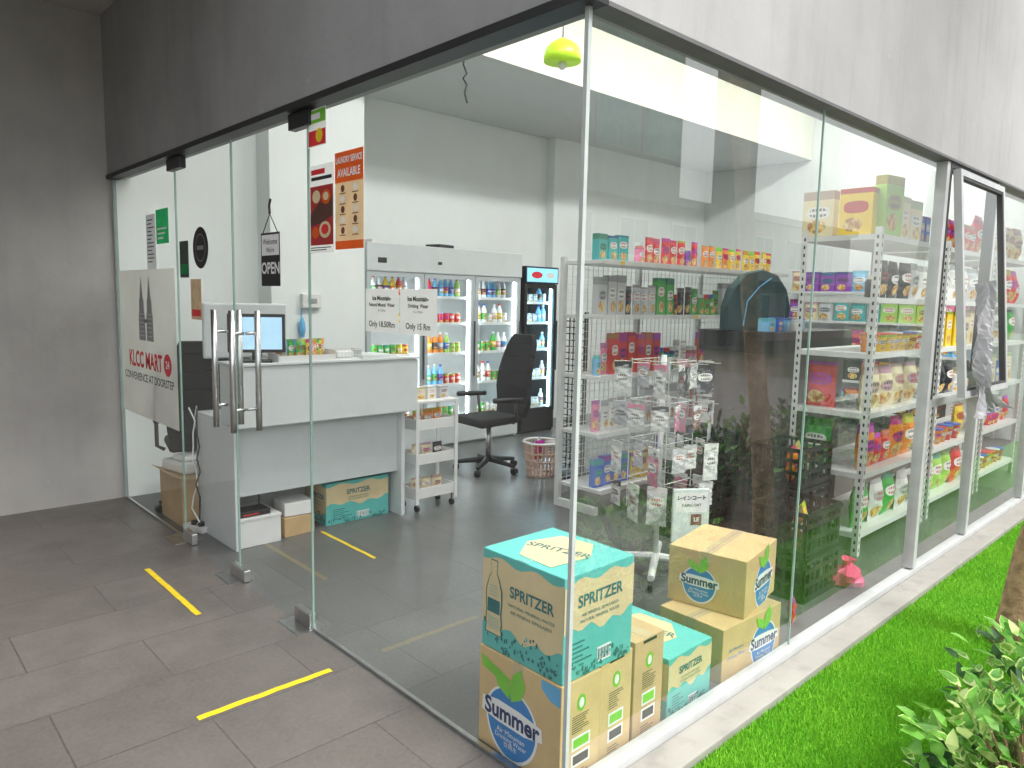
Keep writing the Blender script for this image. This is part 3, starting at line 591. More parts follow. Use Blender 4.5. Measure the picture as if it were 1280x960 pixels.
def summer_logo(t,o,r,w):
    mb=MB(); k=w
    sh=[(.54*k*math.cos(a),(.50*k if math.sin(a)>0 else .62*k)*math.sin(a)-.04*k) for a in [2*PI*i/30 for i in range(30)]]
    poly(mb,o,r,UZ,[(x*1.08,y*1.08) for x,y in sh],.0008,1); poly(mb,o,r,UZ,sh,.0014,0)
    poly(mb,o,r,UZ,[(-.68*k,-.11*k),(-.3*k,-.16*k),(.3*k,-.16*k),(.68*k,-.08*k),(.66*k,.13*k),(.2*k,.19*k),(-.3*k,.2*k),(-.66*k,.14*k)],.002,1)
    poly(mb,o,r,UZ,[(-.05*k,.3*k),(-.3*k,.42*k),(-.42*k,.68*k),(-.15*k,.60*k),(-.02*k,.48*k)],.0026,3)
    poly(mb,o,r,UZ,[(.0,.28*k),(.22*k,.4*k),(.3*k,.62*k),(.2*k,.88*k),(.02*k,.72*k),(-.05*k,.5*k)],.0032,3)
    mb.build('printed_logo',[BLUE,PAPER,CARDY,GREEN],t)
    text('Summer',.38*k,V(o)+V((0,0,.015*k)),r,UZ,NAVY,t,.0028,bold=.012*k,sx=.95)
    text('Air Minuman',.12*k,V(o)+V((0,0,-.27*k)),r,UZ,PAPER,t,.0034); text('Drinking Water',.11*k,V(o)+V((0,0,-.37*k)),r,UZ,PAPER,t,.0034); text('饮用水',.10*k,V(o)+V((0,0,-.47*k)),r,UZ,PAPER,t,.0034)
t,a,b,h=carton_thing('drink_carton','cardboard drinking water carton with big blue and green logo at glass corner',.03,.225,.05,.455,0,.365,CARDY)
summer_logo(t,(-a,.03,h*.42),LX,.225); seam(t,a,b,h)
mb=MB(); poly(mb,(-a,0,0),LX,UZ,[(b*.55,h*.98),(b*.55,h*.9),(b*.75,h*.82),(b*.98,h*.8),(b*.98,h*.98)],.001,0); poly(mb,(-a,0,0),LX,UZ,[(-b*.95,h*.92),(-b*.9,h*.80),(-b*.4,h*.74),(-b*.1,h*.78),(-b*.4,h*.84),(-b*.8,h*.90)],.001,1)
mb.build('printed_band',[LBLUE,GREEN],t)
def label_strip(t,a,b,h,seed):
    rr=random.Random(seed); mb=MB(); x0=-a*.45; x1=a*.5
    for k,zc in enumerate((.17,.33)):
        z=h*zc
        poly(mb,(0,-b,0),FX,UZ,rect(x0,z,x1,z+h*.13),.001,2)
        poly(mb,(0,-b,0),FX,UZ,rect(x0+.008,z+.008,x1-.008,z+h*.13-.008),.0016,1 if k else 0)
    for k in range(8): poly(mb,(0,-b,0),FX,UZ,rect(x0,h*(.5+.022*k),x0+(x1-x0)*rr.uniform(.5,1),h*(.508+.022*k)),.001,0)
    poly(mb,(0,-b,0),FX,UZ,circ(0,h*.77,.022,.03),.001,1); poly(mb,(0,-b,0),FX,UZ,circ(.0,h*.77,.012,.018),.0016,2)
    for k in range(4): poly(mb,(0,-b,0),FX,UZ,rect(x0,h*(.04+.025*k),x0+(x1-x0)*rr.uniform(.5,1),h*(.048+.025*k)),.001,0)
    mb.build('printed_label',[INK,GREEN,PAPER],t)
label_strip(t,a,b,h,1)
GC='upright brown water cartons lined along the side glass'
for i,(x0,x1,l,hh) in enumerate(((.235,.41,'brown water carton standing upright, directly right of the corner carton',.375),(.425,.60,'brown water carton standing upright against the teal one',.385))):
    t,a,b,h=carton_thing('drink_carton',l,x0,x1,.06,.46,0,hh,CARD if i else CARDY,GC); label_strip(t,a,b,h,i+4); seam(t,a,b,h,'y')
    MB().box(-a*.45,a*.45,-b-.0008,-b+.004,h*.955,h*.985).build('hand_hole',INK,t)
t,a,b,h=carton_thing('drink_carton','large teal and cream mineral water carton on top at the glass corner',.035,.39,.055,.45,.367,.725,TEAL); spritzer(t,a,b,h)
t,a,b,h=carton_thing('drink_carton','low teal mineral water carton on the floor right of brown cartons',.64,.94,.06,.50,0,.25,TEAL); spritzer(t,a,b,h)
t,a,b,h=carton_thing('drink_carton','lower brown water carton of the pair near the glass joint',1.05,1.52,.06,.39,0,.24,CARDY,rz=R(-2)); summer_logo(t,(a*.4,-b,h*.42),FX,.18); seam(t,a,b,h); text('Air Minuman',.022,(-a*.55,-b,h*.55),FX,UZ,BLUE,t,.001); text('Drinking Water',.022,(-a*.55,-b,h*.42),FX,UZ,BLUE,t,.001)
t,a,b,h=carton_thing('drink_carton','upper brown water carton of the pair near the glass joint',1.17,1.58,.10,.46,.242,.50,CARDY,rz=R(10)); summer_logo(t,(a*.15,-b,h*.43),FX,.19); summer_logo(t,(-a,.03,h*.45),LX,.14); seam(t,a,b,h)
# ---------------------------------------------------------------- counter
t=thing('counter','white laminate cashier counter with deep raised front and open foot','counter',(.15,2.92,0))
MB().box(.0,1.32,-.07,.20,.785,1.16).build('front_box',WHITE,t,bevel=.004)
MB().box(-.01,1.335,-.08,.21,1.162,1.178).build('counter_ledge',WHITE,t,bevel=.003)
MB().box(.0,.03,.0,.60,0,.783).build('end_panel',WHITE,t,bevel=.002); MB().box(1.23,1.26,.0,.60,0,.783).build('end_panel',WHITE,t,bevel=.002)
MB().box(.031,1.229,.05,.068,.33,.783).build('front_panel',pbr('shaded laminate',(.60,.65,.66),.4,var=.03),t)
MB().box(.031,1.229,.46,.475,0,.76).build('back_panel',WHITE,t)
MB().box(.0,1.26,.201,.62,.785,.81).build('worktop',WHITE,t)
t=thing('storage_box','white drawer box under the counter at its left end','box',(.19,2.95,0)); MB().box(0,.27,0,.35,0,.17).build('body',WPL,t,bevel=.004); MB().box(-.004,.274,-.004,.354,.171,.19).build('lid',WPL,t,bevel=.003)
t=thing('router','black network box on top of the white drawer box','router',(.2,2.97,.191)); MB().box(0,.2,0,.14,0,.035).build('case',BLK,t,bevel=.004)
for x in (.02,.18): MB().tube([(x,.13,.035),(x,.13,.1)],.005,6).build('antenna',BLK,t)
MB().box(.02,.12,-.001,.0,.012,.018).build('status_lights',RED,t)
tag(MB().box(0,.22,0,.25,0,.13).build('small_carton',CARD,None,(.5,2.98,0),.05,bevel=.003),'small brown carton under the counter beside white box','carton')
tag(MB().box(0,.2,0,.2,0,.09).build('small_carton',PAPER,None,(.51,3.0,.135),-.08,bevel=.003),'small white carton lying on the brown one under the counter','carton')
t,a,b,h=carton_thing('drink_carton','teal mineral water carton lying under the counter',.83,1.34,3.03,3.33,0,.3,TEAL); spritzer(t,a,b,h)
t=thing('payment_terminal','black framed touch screen terminal on the counter end','monitor',(.32,2.95,1.178),R(-25))
MB().box(-.17,.17,-.012,.012,.06,.30).build('frame',BLK,t,bevel=.005); MB().box(-.15,.15,-.0135,-.0122,.08,.28).build('screen',SCREEN,t); MB().box(-.03,.03,.012,.04,.012,.15).box(-.09,.09,-.05,.08,0,.012).build('stand',BLK,t)
t=thing('monitor','white backed monitor standing behind the black terminal','monitor',(.40,3.3,1.178-.36),R(-8))
MB().box(-.27,.27,-.02,.02,.36,.72).build('back_shell',FRG,t,bevel=.012); MB().box(-.03,.03,.0,.03,.02,.36).box(-.12,.12,-.07,.1,.0,.02).build('stand',GREYP,t)
t=thing('sweets_tray','white tray of colourful sweets on the counter','tray',(.62,2.93,1.178))
MB().box(-.2,.2,-.07,.09,0,.01).box(-.2,-.195,-.07,.09,.01,.05).box(.195,.2,-.07,.09,.01,.05).box(-.194,.194,-.07,-.066,.01,.04).box(-.194,.194,.086,.09,.01,.07).build('tray_body',WPL,t)
for i in range(14):
    cn=random.choice(['green','light green','red','yellow','sky blue','pink','orange']); x=.46+.024*i
    o_=link('candy_stick',LIB['flat sachet'][2][0][1],None,(x,2.93+random.uniform(-.02,.04),1.19),random.uniform(-.5,.5)); o_.scale=(.42,.8,.85); o_.color=(*PAL[cn],1); tag(o_,f'{cn} sweet packet in the counter tray, {ordn(i)} from left','sweet','sweets in the counter tray')
t=thing('basket','small white wire tray on the counter beside the sweets','tray',(.93,2.96,1.178)); mb=MB().box(-.1,.1,-.07,.07,0,.006)
for k in range(9): mb.box(-.1+.025*k-.001,-.1+.025*k+.001,-.071,-.069,.006,.06); mb.box(-.1+.025*k-.001,-.1+.025*k+.001,.069,.071,.006,.06)
mb.box(-.102,.102,-.073,-.068,.06,.064).box(-.102,.102,.068,.073,.06,.064).box(-.102,-.098,-.067,.067,.02,.064).box(.098,.102,-.067,.067,.02,.064); mb.build('wire_body',WMET,t); MB().box(-.07,.06,-.04,.05,.007,.05).build('folded_tissue',PAPER,t,bevel=.008)
tag(MB().box(-.12,.12,-.1,.1,0,.025).build('flat_tray',WHITE,None,(1.13,2.97,1.178),.1,bevel=.004),'flat white tray near the right end of the counter','tray')
t=thing('card_reader','small black card reader beside a monitor on the counter','card reader',(.78,3.07,1.178),.2); MB().box(-.04,.04,-.08,.08,0,.03).build('case',BLK,t,bevel=.006); MB().box(-.03,.03,.01,.06,.0302,.032).build('screen',SCREEN,t)
# cart
t=thing('trolley','slim white three tier plastic trolley beside the counter','trolley',(1.50,2.90,0)); w2,d2=.37,.22
for z in (.10,.36,.62):
    MB().box(0,w2,0,d2,z,z+.012).box(0,w2,0,.008,z+.012,z+.08).box(0,w2,d2-.008,d2,z+.012,z+.08).box(0,.008,.009,d2-.009,z+.012,z+.08).box(w2-.008,w2,.009,d2-.009,z+.012,z+.08).build('tier',WPL,t,bevel=.003)
for x in (-.012,w2-.018):
    for y0,y1 in ((-.012,-.001),(d2+.001,d2+.012)): MB().box(x,x+.03,y0,y1,.06,.82).build('side_post',WPL,t,bevel=.003)
MB().box(-.014,w2+.014,-.014,d2+.014,.821,.84).build('top_tray',WPL,t,bevel=.004)
for x in (.02,w2-.02):
    for y in (.02,d2-.02): MB().tube([(x-.01,y,.025),(x+.01,y,.025)],.025,12).tube([(x,y,.04),(x,y,.1)],.006,6).build('caster',BLK,t)
for z,n in ((.113,'bottom'),(.373,'middle'),(.633,'upper')):
    row(['small carton','flat sachet'],['white','red','orange','cream','black'],(1.52,3.0,0),(1.86,3.0,0),z,0,f'{n} trolley tier','goods in the trolley',.85)
for i,(x,c) in enumerate(((1.57,'cream'),(1.68,'white'),(1.79,'silver'))): put('small carton',c,(x,3.0,.841),.1*i,f'{c} carton standing on the trolley top','goods in the trolley',.9)
def chair(label,loc,rz):
    t=thing('office_chair',label,'chair',loc,rz,'black office chairs')
    MB().hexa([(-.23,-.25,.44),(.23,-.25,.44),(.22,.22,.46),(-.22,.22,.46),(-.23,-.25,.52),(.23,-.25,.52),(.22,.22,.53),(-.22,.22,.53)]).build('seat',BLKF,t,bevel=.03)
    mb=MB(); prof=[(.24,.50,.20),(.27,.62,.23),(.26,.78,.235),(.28,.92,.23),(.32,1.06,.215),(.36,1.18,.19),(.385,1.27,.14)]
    for i in range(len(prof)-1):
        y0,z0,a0=prof[i]; y1,z1,a1=prof[i+1]
        mb.hexa([(-a0,y0-.01,z0),(a0,y0-.01,z0),(a0,y0+.05,z0),(-a0,y0+.05,z0),(-a1,y1-.01,z1),(a1,y1-.01,z1),(a1,y1+.05,z1),(-a1,y1+.05,z1)])
    mb.build('backrest',BLKF,t,bevel=.008)
    MB().tube([(0,.0,.1),(0,0,.44)],.027,12).build('gas_lift',CHROME,t,smooth=True); MB().tube([(0,.1,.43),(0,.3,.45),(0,.33,.62)],.02,8).build('back_support',BLK,t)
    for s in (-1,1): MB().tube([(s*.24,.1,.47),(s*.29,.1,.50),(s*.29,.08,.68)],.014,8).tube([(s*.29,.16,.69),(s*.29,-.16,.70)],.024,8).build('armrest',BLK,t,smooth=True)
    for k in range(5):
        a=k*2*PI/5+.3; c,s=math.cos(a),math.sin(a); MB().tube([(0,0,.11),(c*.3,s*.3,.075)],[.03,.018],8).build('base_leg',BLK,t)
        MB().tube([(c*.3-s*.022,s*.3+c*.022,.03),(c*.3+s*.022,s*.3-c*.022,.03)],.03,12).build('caster',BLK,t)
chair('high backed black office chair on castors between fridges and trolley',(2.84,3.62,0),R(-95))
chair('black office chair behind the counter close to the door',(.36,4.08,0),R(165))
t=thing('laundry_basket','round beige openwork plastic basket on the floor by the chair','basket',(3.08,3.16,0)); mb=MB(); n=22
mb.lathe([(.12,0),(.125,.02),(.10,.02)],n)
for k in range(n):
    a=2*PI*k/n; c,s=math.cos(a),math.sin(a); mb.tube([(c*.122,s*.122,.01),(c*.16,s*.16,.31)],.009,5)
for z,r_ in ((.08,.132),(.15,.141),(.22,.149)): mb.tube([(math.cos(2*PI*k/n)*r_,math.sin(2*PI*k/n)*r_,z) for k in range(n+1)],.008,5)
mb.build('weave',BEIGE,t); MB().tube([(math.cos(2*PI*k/n)*.163,math.sin(2*PI*k/n)*.163,.315) for k in range(n+1)],.012,6).build('rim',PAPER,t,smooth=True)
for i,(x,y,c) in enumerate(((3.02,3.12,'red'),(3.1,3.2,'white'),(3.13,3.08,'white'))): put('snack pouch',c,(x,y,.17),i*1.1,f"{c} packet in the beige basket, {('nearest the door','at the back','nearest the side glass')[i]}",'packets in the beige basket',.85)
t=thing('grid_panel','black wire grid display stand standing before the fridges','display stand',(3.35,2.9,0)); mb=MB()
for i in range(7): mb.tube([(0,.05*i,.05),(0,.05*i,1.45)],.006,5)
for j in range(24): mb.tube([(0,0,.08+.058*j),(0,.3,.08+.058*j)],.005,5)
mb.build('wire_grid',BLK,t)
for y in (0,.3): MB().tube([(0,y,0),(0,y,1.5)],.020,8).build('upright',BLK,t)
MB().box(-.2,.2,-.02,.32,0,.03).build('foot',BLK,t)
# ---------------------------------------------------------------- fridges
def fridge_body(t,w,d,h,head,mat,fmat,lamp,ndoor,zs,kick=.25):
    MB().box(0,.04,0,d,0,h).box(w-.04,w,0,d,0,h).box(.04,w-.04,d-.04,d,0,h).box(.04,w-.04,0,d-.04,h-.04,h).box(.04,w-.04,.02,d-.04,0,kick).build('cabinet',mat,t)
    MB().box(.041,w-.041,d-.05,d-.041,kick,h-.06).build('inner_back',WPL,t)
    MB().box(-.002,w+.002,-.05,-.001,h-head,h).build('header',mat,t,bevel=.006)
    MB().box(.0,w,-.025,-.001,.03,kick).build('kick_grille',mat,t)
    dw=w/ndoor
    for i in range(ndoor):
        a,b=i*dw+.004,(i+1)*dw-.004; z0,z1=kick+.004,h-head-.004
        dd=MB().box(a,a+.045,-.035,-.002,z0,z1).box(b-.045,b,-.035,-.002,z0,z1).box(a+.045,b-.045,-.035,-.002,z0,z0+.05).box(a+.045,b-.045,-.035,-.002,z1-.05,z1).build('door',fmat,t)
        MB().face([(a+.045,-.016,z0+.05),(b-.045,-.016,z0+.05),(b-.045,-.016,z1-.05),(a+.045,-.016,z1-.05)]).build('pane',GLASSF,dd)
        MB().tube([(b-.018,-.06,z0+.5),(b-.018,-.06,z0+1.1)],.011,8).build('handle',BLK,dd)
        for q in (a+.046,b-.06): MB().box(q,q+.014,.01,.03,kick+.05,h-head-.05).build('light_strip',lamp,t)
    mb=MB()
    for z in zs:
        for k in range(int((d-.12)/.03)): mb.box(.042,w-.042,.05+.03*k,.054+.03*k,z-.006,z-.001)
        mb.box(.042,w-.042,.04,.046,z-.012,z+.018)
    mb.build('wire_shelves',WMET,t)
FZ=[.30,.66,1.0,1.32,1.60]
t=thing('display_fridge','wide white three door glass display fridge against the back wall','fridge',(2.2,4.75,0)); fridge_body(t,2.06,.68,2.12,.27,FRG,FRGD,FLED,3,FZ)
mb=MB().box(.12,.22,-.054,-.051,1.93,1.98); mb.build('control_panel',INK,t)
MB().box(.85,.9,-.054,-.051,1.94,1.97).build('badge',INK,t)
for i,dn in enumerate(('left','middle','right')):
    for k,z in enumerate(FZ):
        x0=2.2+i*.6867+.05
        kinds=['drink bottle','drink can'] if k<4 else ['drink bottle']
        row(kinds,['orange','yellow','red','light green','sky blue','white','green','pink'] if i<2 else ['white','silver','sky blue','white','green'],(x0,4.86,0),(x0+.6,4.86,0),z,0,f'{LV[k]} shelf behind {dn} fridge door','drinks in the wide fridge',1.0 if k<4 else .95,runs=4)
t=thing('display_fridge','slim black single door drinks fridge with lit blue header','fridge',(4.33,4.76,0)); fridge_body(t,.55,.6,1.99,.2,BLK,BLK,FBLUE,1,[.3,.65,1.0,1.32,1.56])
hb=MB().box(.02,.53,-.056,-.051,1.81,1.97).build('lit_header',pbr('lit blue header',(.25,.6,.85),.4,emit=.9),t)
mb=MB(); poly(mb,(.28,-.056,1.89),FX,UZ,circ(-.1,.0,.09,.04),.001,0); poly(mb,(.28,-.056,1.89),FX,UZ,circ(.12,.0,.07,.035),.001,1); mb.build('header_print',[RED,PAPER],hb)
for k,z in enumerate([.3,.65,1.0,1.32,1.56]): row(['drink can','drink bottle'],['sky blue','sky blue','white','white','silver'],(4.38,4.87,0),(4.84,4.87,0),z,0,f'{LV[k]} shelf of slim blue lit fridge','drinks in the slim fridge',.95)
for i,(x,y) in enumerate(((2.5,5.0),(3.3,5.0))): tag(MB().box(-.12,.12,-.1,.1,0,.05).build('flat_parcel',BLK if i else PAPER,None,(x,y,2.12),.2*i,bevel=.003),('white' if not i else 'black')+' flat parcel lying on top of the wide fridge','parcel')
t=thing('switch_box','white electrical switch box on the white column','switch',(1.45,4.42,1.55)); MB().box(-.09,.09,-.05,-.001,-.06,.06).build('cover',WPL,t,bevel=.005); MB().box(-.04,.04,-.056,-.051,-.02,.02).build('rocker',GREYP,t)
tag(MB().tube([(0,-.01,.12),(0,-.012,.05),(0,-.014,.0)],.006,5).lathe([(.008,.05),(.025,.0),(.03,-.06),(.018,-.12)],10,(0,-.02,0)).build('keyring',LBLUE,None,(1.36,4.41,1.36)),'blue tag hanging on the column under the switch box','tag')
t=thing('cardboard_box','open brown cardboard box behind the left glass panel','box',(.07,3.62,0)); MB().box(0,.34,0,.45,0,.34).build('body',CARD,t); MB().hexa([(-.06,0,.37),(-.055,0,.365),(.01,0,.34),(.0,0,.34),(-.06,.45,.37),(-.055,.45,.365),(.01,.45,.34),(0,.45,.34)]).build('flap',CARD,t); MB().box(0,.34,-.05,0,.335,.342).build('flap',CARD,t)
tag(MB().box(0,.25,0,.3,0,.08).box(.02,.2,.03,.2,.08,.12).build('folded_bags',WPL,None,(.11,3.68,.345),.2,bevel=.02),'white folded bags lying on the brown box at left glass','bags')
for i,(c_m,x,y,n) in enumerate(((BLK,.10,3.40,'black'),(PAPER,.09,3.44,'white'),(GREYP,.12,3.47,'grey'))):
    rr=random.Random(i); pts=[(x+rr.uniform(-.02,.02),y+rr.uniform(-.03,.03),.85-.085*k) for k in range(10)]+[(x+.05,y+.1+.05*i,.012),(x+.1,y+.25,.012)]
    tag(MB().tube(pts,.005,6).build('power_cable',c_m),f'{n} cable hanging loosely at the counter end','cable','cables at the counter end')
t=thing('power_strip','white power strip on the floor at the counter end','power strip',(.1,3.55,0.0),.3); MB().box(-.03,.03,-.15,0.05,0,.04).build('body',WPL,t,bevel=.005)
for y in (-.12,-.05): MB().box(-.015,.015,y,y+.03,.04,.07).build('plug',BLK,t)
# ---------------------------------------------------------------- posters on the front glass
def sheet(name,label,cat,y,z,w,h,mat,group=None,x=-.0075):
    t=thing(name,label,cat,(x,y,z),0,group); MB().face([(0,w/2,-h/2),(0,-w/2,-h/2),(0,-w/2,h/2),(0,w/2,h/2)]).build('sheet',mat,t); return t
O=(0,0,0)
t=sheet('shop_sign','large pale sign with red shop name and grey twin tower emblem','sign',4.0,1.23,1.2,1.04,pbr('pale sign board',(.78,.77,.72),.5,var=.06,sc=3,thin=.45))
mb=MB()
for s in (-1,1):
    cx=.0+s*.085; pts=[(-.06,-.20),(.06,-.20),(.055,-.02),(.045,.0),(.04,.08),(.028,.10),(.018,.16),(.004,.24),(-.004,.24),(-.018,.16),(-.028,.10),(-.04,.08),(-.045,0),(-.055,-.02)]
    poly(mb,(0,.0,.23),LX,UZ,[(cx+a*1.2,b) for a,b in pts],.001,0)
    for k in range(6): poly(mb,(0,.0,.23),LX,UZ,rect(cx-.05,-.17+.03*k,cx+.05,-.163+.03*k),.0018,1)
poly(mb,(0,0,.23),LX,UZ,rect(-.035,-.075,.035,-.05),.001,0)
mb.build('emblem',[GREYI,pbr('pale grey ink',(.55,.55,.53),.6)],t)
text('KLCC MART',.155,(0,.05,-.115),LX,UZ,RED,t,.001,bold=.005,sx=.85); mb=MB(); poly(mb,O,LX,UZ,circ(.42,-.11,.075),.001,0); mb.build('emblem',[RED],t); text('24',.07,(0,-.42,-.11),LX,UZ,PAPER,t,.002,bold=.002)
text('CONVENIENCE AT DOORSTEP',.078,(0,.0,-.24),LX,UZ,INK,t,.001,bold=.0008,sx=.98)
t=sheet('notice','narrow grey notice sheet taped high on the left glass','notice',3.83,1.93,.19,.36,pbr('grey paper',(.62,.63,.64),.7,thin=.4)); mb=MB()
for k in range(12): poly(mb,O,LX,UZ,rect(-.07,.14-.025*k,-.07+.14*random.uniform(.5,1),.148-.025*k),.001,0)
mb.build('printed_lines',[INK],t)
t=sheet('notice','green notice sticker on the left glass','notice',3.60,2.02,.24,.22,GREEND); mb=MB()
for k in range(3): poly(mb,O,LX,UZ,rect(-.09,-.02-.03*k,.08-.03*k,-.008-.03*k),.001,0)
mb.build('printed_lines',[PAPER],t)
t=thing('round_sticker','black round sticker on the left glass door','sticker',(-.0075,2.95,1.86)); mb=MB(); poly(mb,O,LX,UZ,circ(0,0,.12),0,0); poly(mb,O,LX,UZ,circ(0,0,.08),.0008,1); poly(mb,O,LX,UZ,circ(0,0,.074),.0014,0); poly(mb,O,LX,UZ,rect(-.05,-.012,.05,.012),.002,1); mb.build('disc',[INK,pbr('dull grey ink',(.25,.26,.26),.6)],t)
t=sheet('notice','small black and green notice on the left door edge','notice',3.22,1.80,.15,.22,pbr('black green print',(.02,.05,.03),.5)); mb=MB(); poly(mb,O,LX,UZ,rect(-.06,-.09,.06,-.03),.001,0); mb.build('print',[GREEND],t)
t=sheet('flyer','small brown flyer low on the left glass door','flyer',3.04,1.56,.17,.24,pbr('brown print',(.50,.34,.22),.6,thin=.4)); mb=MB(); poly(mb,O,LX,UZ,circ(0,.03,.05),.001,0); poly(mb,O,LX,UZ,rect(-.07,-.1,.07,-.06),.001,1); mb.build('print',[TAN,RED],t)
t=sheet('open_sign','black and white OPEN sign hanging on the right glass door','sign',2.03,1.77,.21,.26,INK)
mb=MB(); poly(mb,O,LX,UZ,rect(-.095,.02,.095,.12),.001,0); mb.build('white_field',[PAPER],t)
text('Welcome',.04,(0,0,.085),LX,UZ,INK,t,.002); text("We're",.035,(0,0,.045),LX,UZ,INK,t,.002); text('OPEN',.078,(0,0,-.045),LX,UZ,PAPER,t,.001,bold=.002); MB().tube([(0,-.08,.13),(0,0,.22),(0,.08,.13)],.0025,5).tube([(0,0,.22),(0,.005,.26),(0,-.01,.29)],.006,6).build('hanger',INK,t)
t=sheet('poster','small red and green poster at the top of the glass','poster',1.55,2.325,.155,.16,THINP); mb=MB(); poly(mb,O,LX,UZ,rect(-.075,.02,.075,.075),.001,0); poly(mb,O,LX,UZ,rect(-.075,-.075,.075,-.01),.001,1); poly(mb,O,LX,UZ,circ(.02,-.035,.03),.0018,2); poly(mb,O,LX,UZ,rect(-.06,.035,.03,.06),.0018,3); mb.build('print',[GREEN,RED,YEL,PAPER],t)
t=sheet('poster','red and cream food poster left of the laundry poster','poster',1.515,1.975,.215,.38,THINP); mb=MB()
poly(mb,O,LX,UZ,rect(-.10,-.155,.10,.10),.001,0); poly(mb,O,LX,UZ,rect(-.09,.125,.09,.14),.001,5); poly(mb,O,LX,UZ,rect(-.09,.15,.03,.172),.001,4)
poly(mb,O,LX,UZ,[(-.10,-.02),(-.02,.03),(.06,.02),(.10,.06),(.10,-.03),(.0,-.06),(-.10,-.07)],.0014,3)
poly(mb,O,LX,UZ,circ(-.045,.055,.035,.028),.0018,2); poly(mb,O,LX,UZ,circ(.04,.05,.04,.032),.0018,1); poly(mb,O,LX,UZ,circ(.04,.052,.024,.018),.0024,2)
poly(mb,O,LX,UZ,circ(.03,-.09,.05,.036),.0018,2); poly(mb,O,LX,UZ,circ(.03,-.088,.032,.022),.0024,4); poly(mb,O,LX,UZ,circ(-.055,-.10,.032,.026),.0020,1)
for k in range(2): poly(mb,O,LX,UZ,rect(-.1,-.168-.01*k,.08-.04*k,-.164-.01*k),.001,5)
mb.build('print',[pbr('dark red print',(.42,.03,.03),.5),ORANGE,TAN,pbr('dark brown print',(.10,.04,.03),.5),RED,INK],t)
t=sheet('laundry_poster','orange and tan laundry service poster on the fixed glass','poster',1.285,1.995,.225,.40,pbr('tan poster paper',(.76,.54,.32),.6,thin=.45)); mb=MB(); poly(mb,O,LX,UZ,rect(-.1125,.075,.1125,.20),.001,0)
for j in range(5):
    for i in range(2): poly(mb,O,LX,UZ,circ(-.05+.1*i,.05-.043*j,.015),.001,1 if (i+j)%2 else 2); poly(mb,O,LX,UZ,rect(-.075+.1*i,.028-.043*j,-.025+.1*i,.032-.043*j),.0015,2)
poly(mb,O,LX,UZ,rect(-.1125,-.20,.1125,-.165),.001,0); mb.build('print',[ORANGE,PAPER,pbr('brown ink',(.15,.06,.03),.6)],t)
text('LAUNDRY SERVICE',.036,(0,0,.165),LX,UZ,PAPER,t,.002,bold=.001,sx=.68); text('AVAILABLE',.046,(0,0,.112),LX,UZ,PAPER,t,.002,bold=.0012,sx=.8)
for y,l,a,b_,pr in ((1.04,'left of the two white price sheets on the glass','Natural Mineral  Water','24 x 500ml','Only 18.50Rm'),(.795,'right of the two white price sheets on the glass','Drinking  Water','12 x 1500ml','Only 15 Rm')):
    t=sheet('price_sheet','white paper price sheet, '+l,'notice',y,1.545,.235,.172,THINP,'price sheets')
    text('Ice Mountain-',.024,(0,0,.048),LX,UZ,INK,t,.001,bold=.001); text(a,.019,(0,0,.022),LX,UZ,INK,t,.001,bold=.0006); text(b_,.012,(0,0,.0),LX,UZ,INK,t,.001); text(pr,.032,(0,0,-.055),LX,UZ,INK,t,.001,bold=.0006)
# ---------------------------------------------------------------- plants
def leaf(mb,p,d,n,L,W,mo,mi):
    s=d.cross(n).normalized()
    def pts(k,off): return [p+d*(L*.5*(1-k))+n*off, p+d*L*.35+s*W*.5*k+n*(off+.1*W), p+d*L*.72+s*W*.36*k+n*(off+.05*W), p+d*(L*(1-.12*(1-k)))+n*(off-.08*L), p+d*L*.72-s*W*.36*k+n*(off+.05*W), p+d*L*.35-s*W*.5*k+n*(off+.1*W)]
    mb.face(pts(1,0),mo)
    if mi is not None: mb.face(pts(.70,.0012),mi)
def shrub(cx,cy,rx,ry,h,n,label,seed,L=.055,dark=False,group='shrubs in the planting bed'):
    rr=random.Random(seed); t=thing('shrub',label,'shrub',(cx,cy,0),0,group); mb=MB(); st=MB()
    for k in range(9):
        a=rr.uniform(0,2*PI); q=rr.uniform(.3,.8); st.tube([(0,0,-.02),(math.cos(a)*rx*q*.5,math.sin(a)*ry*q*.5,h*.45),(math.cos(a)*rx*q,math.sin(a)*ry*q,h*.85)],[.008,.006,.003],6)
    for k in range(n):
        a=rr.uniform(0,2*PI); e=math.asin(rr.uniform(-.1,1)); q=rr.uniform(.45,1)**.6*(1+.16*math.sin(a*3+seed)+.14*math.sin(e*5+a*2+seed))
        p=V((math.cos(a)*math.cos(e)*rx*q,math.sin(a)*math.cos(e)*ry*q,h*.15+math.sin(e)*h*.85*q))
        out=V((math.cos(a)*math.cos(e),math.sin(a)*math.cos(e),math.sin(e)*.6+.35)).normalized()
        d=(out+V((rr.uniform(-.9,.9),rr.uniform(-.9,.9),rr.uniform(-.5,.7)))).normalized(); nn=(V((0,0,1))+out*.5+V((rr.uniform(-.5,.5),rr.uniform(-.5,.5),0))); nn=(nn-d*nn.dot(d)).normalized()
        l=L*rr.uniform(.6,1.3); u=rr.random()
        if dark: leaf(mb,p,d,nn,l,l*.5,2 if u<.7 else 0,None)
        elif u<.45: leaf(mb,p,d,nn,l,l*.56,1,0)
        elif u<.82: leaf(mb,p,d,nn,l,l*.54,0,None)
        elif u<.88: leaf(mb,p,d,nn,l,l*.5,1,None)
        else: leaf(mb,p,d,nn,l,l*.5,2,None)
    mb.build('foliage',[LF1,LF2,LF3],t); st.build('stems',BARK,t)
shrub(1.06,-1.0,.32,.29,.40,560,'variegated green and cream shrub nearest the camera',1,.078)
shrub(1.6,-1.02,.34,.31,.46,600,'variegated green and cream shrub just before the tree trunk',2,.078)
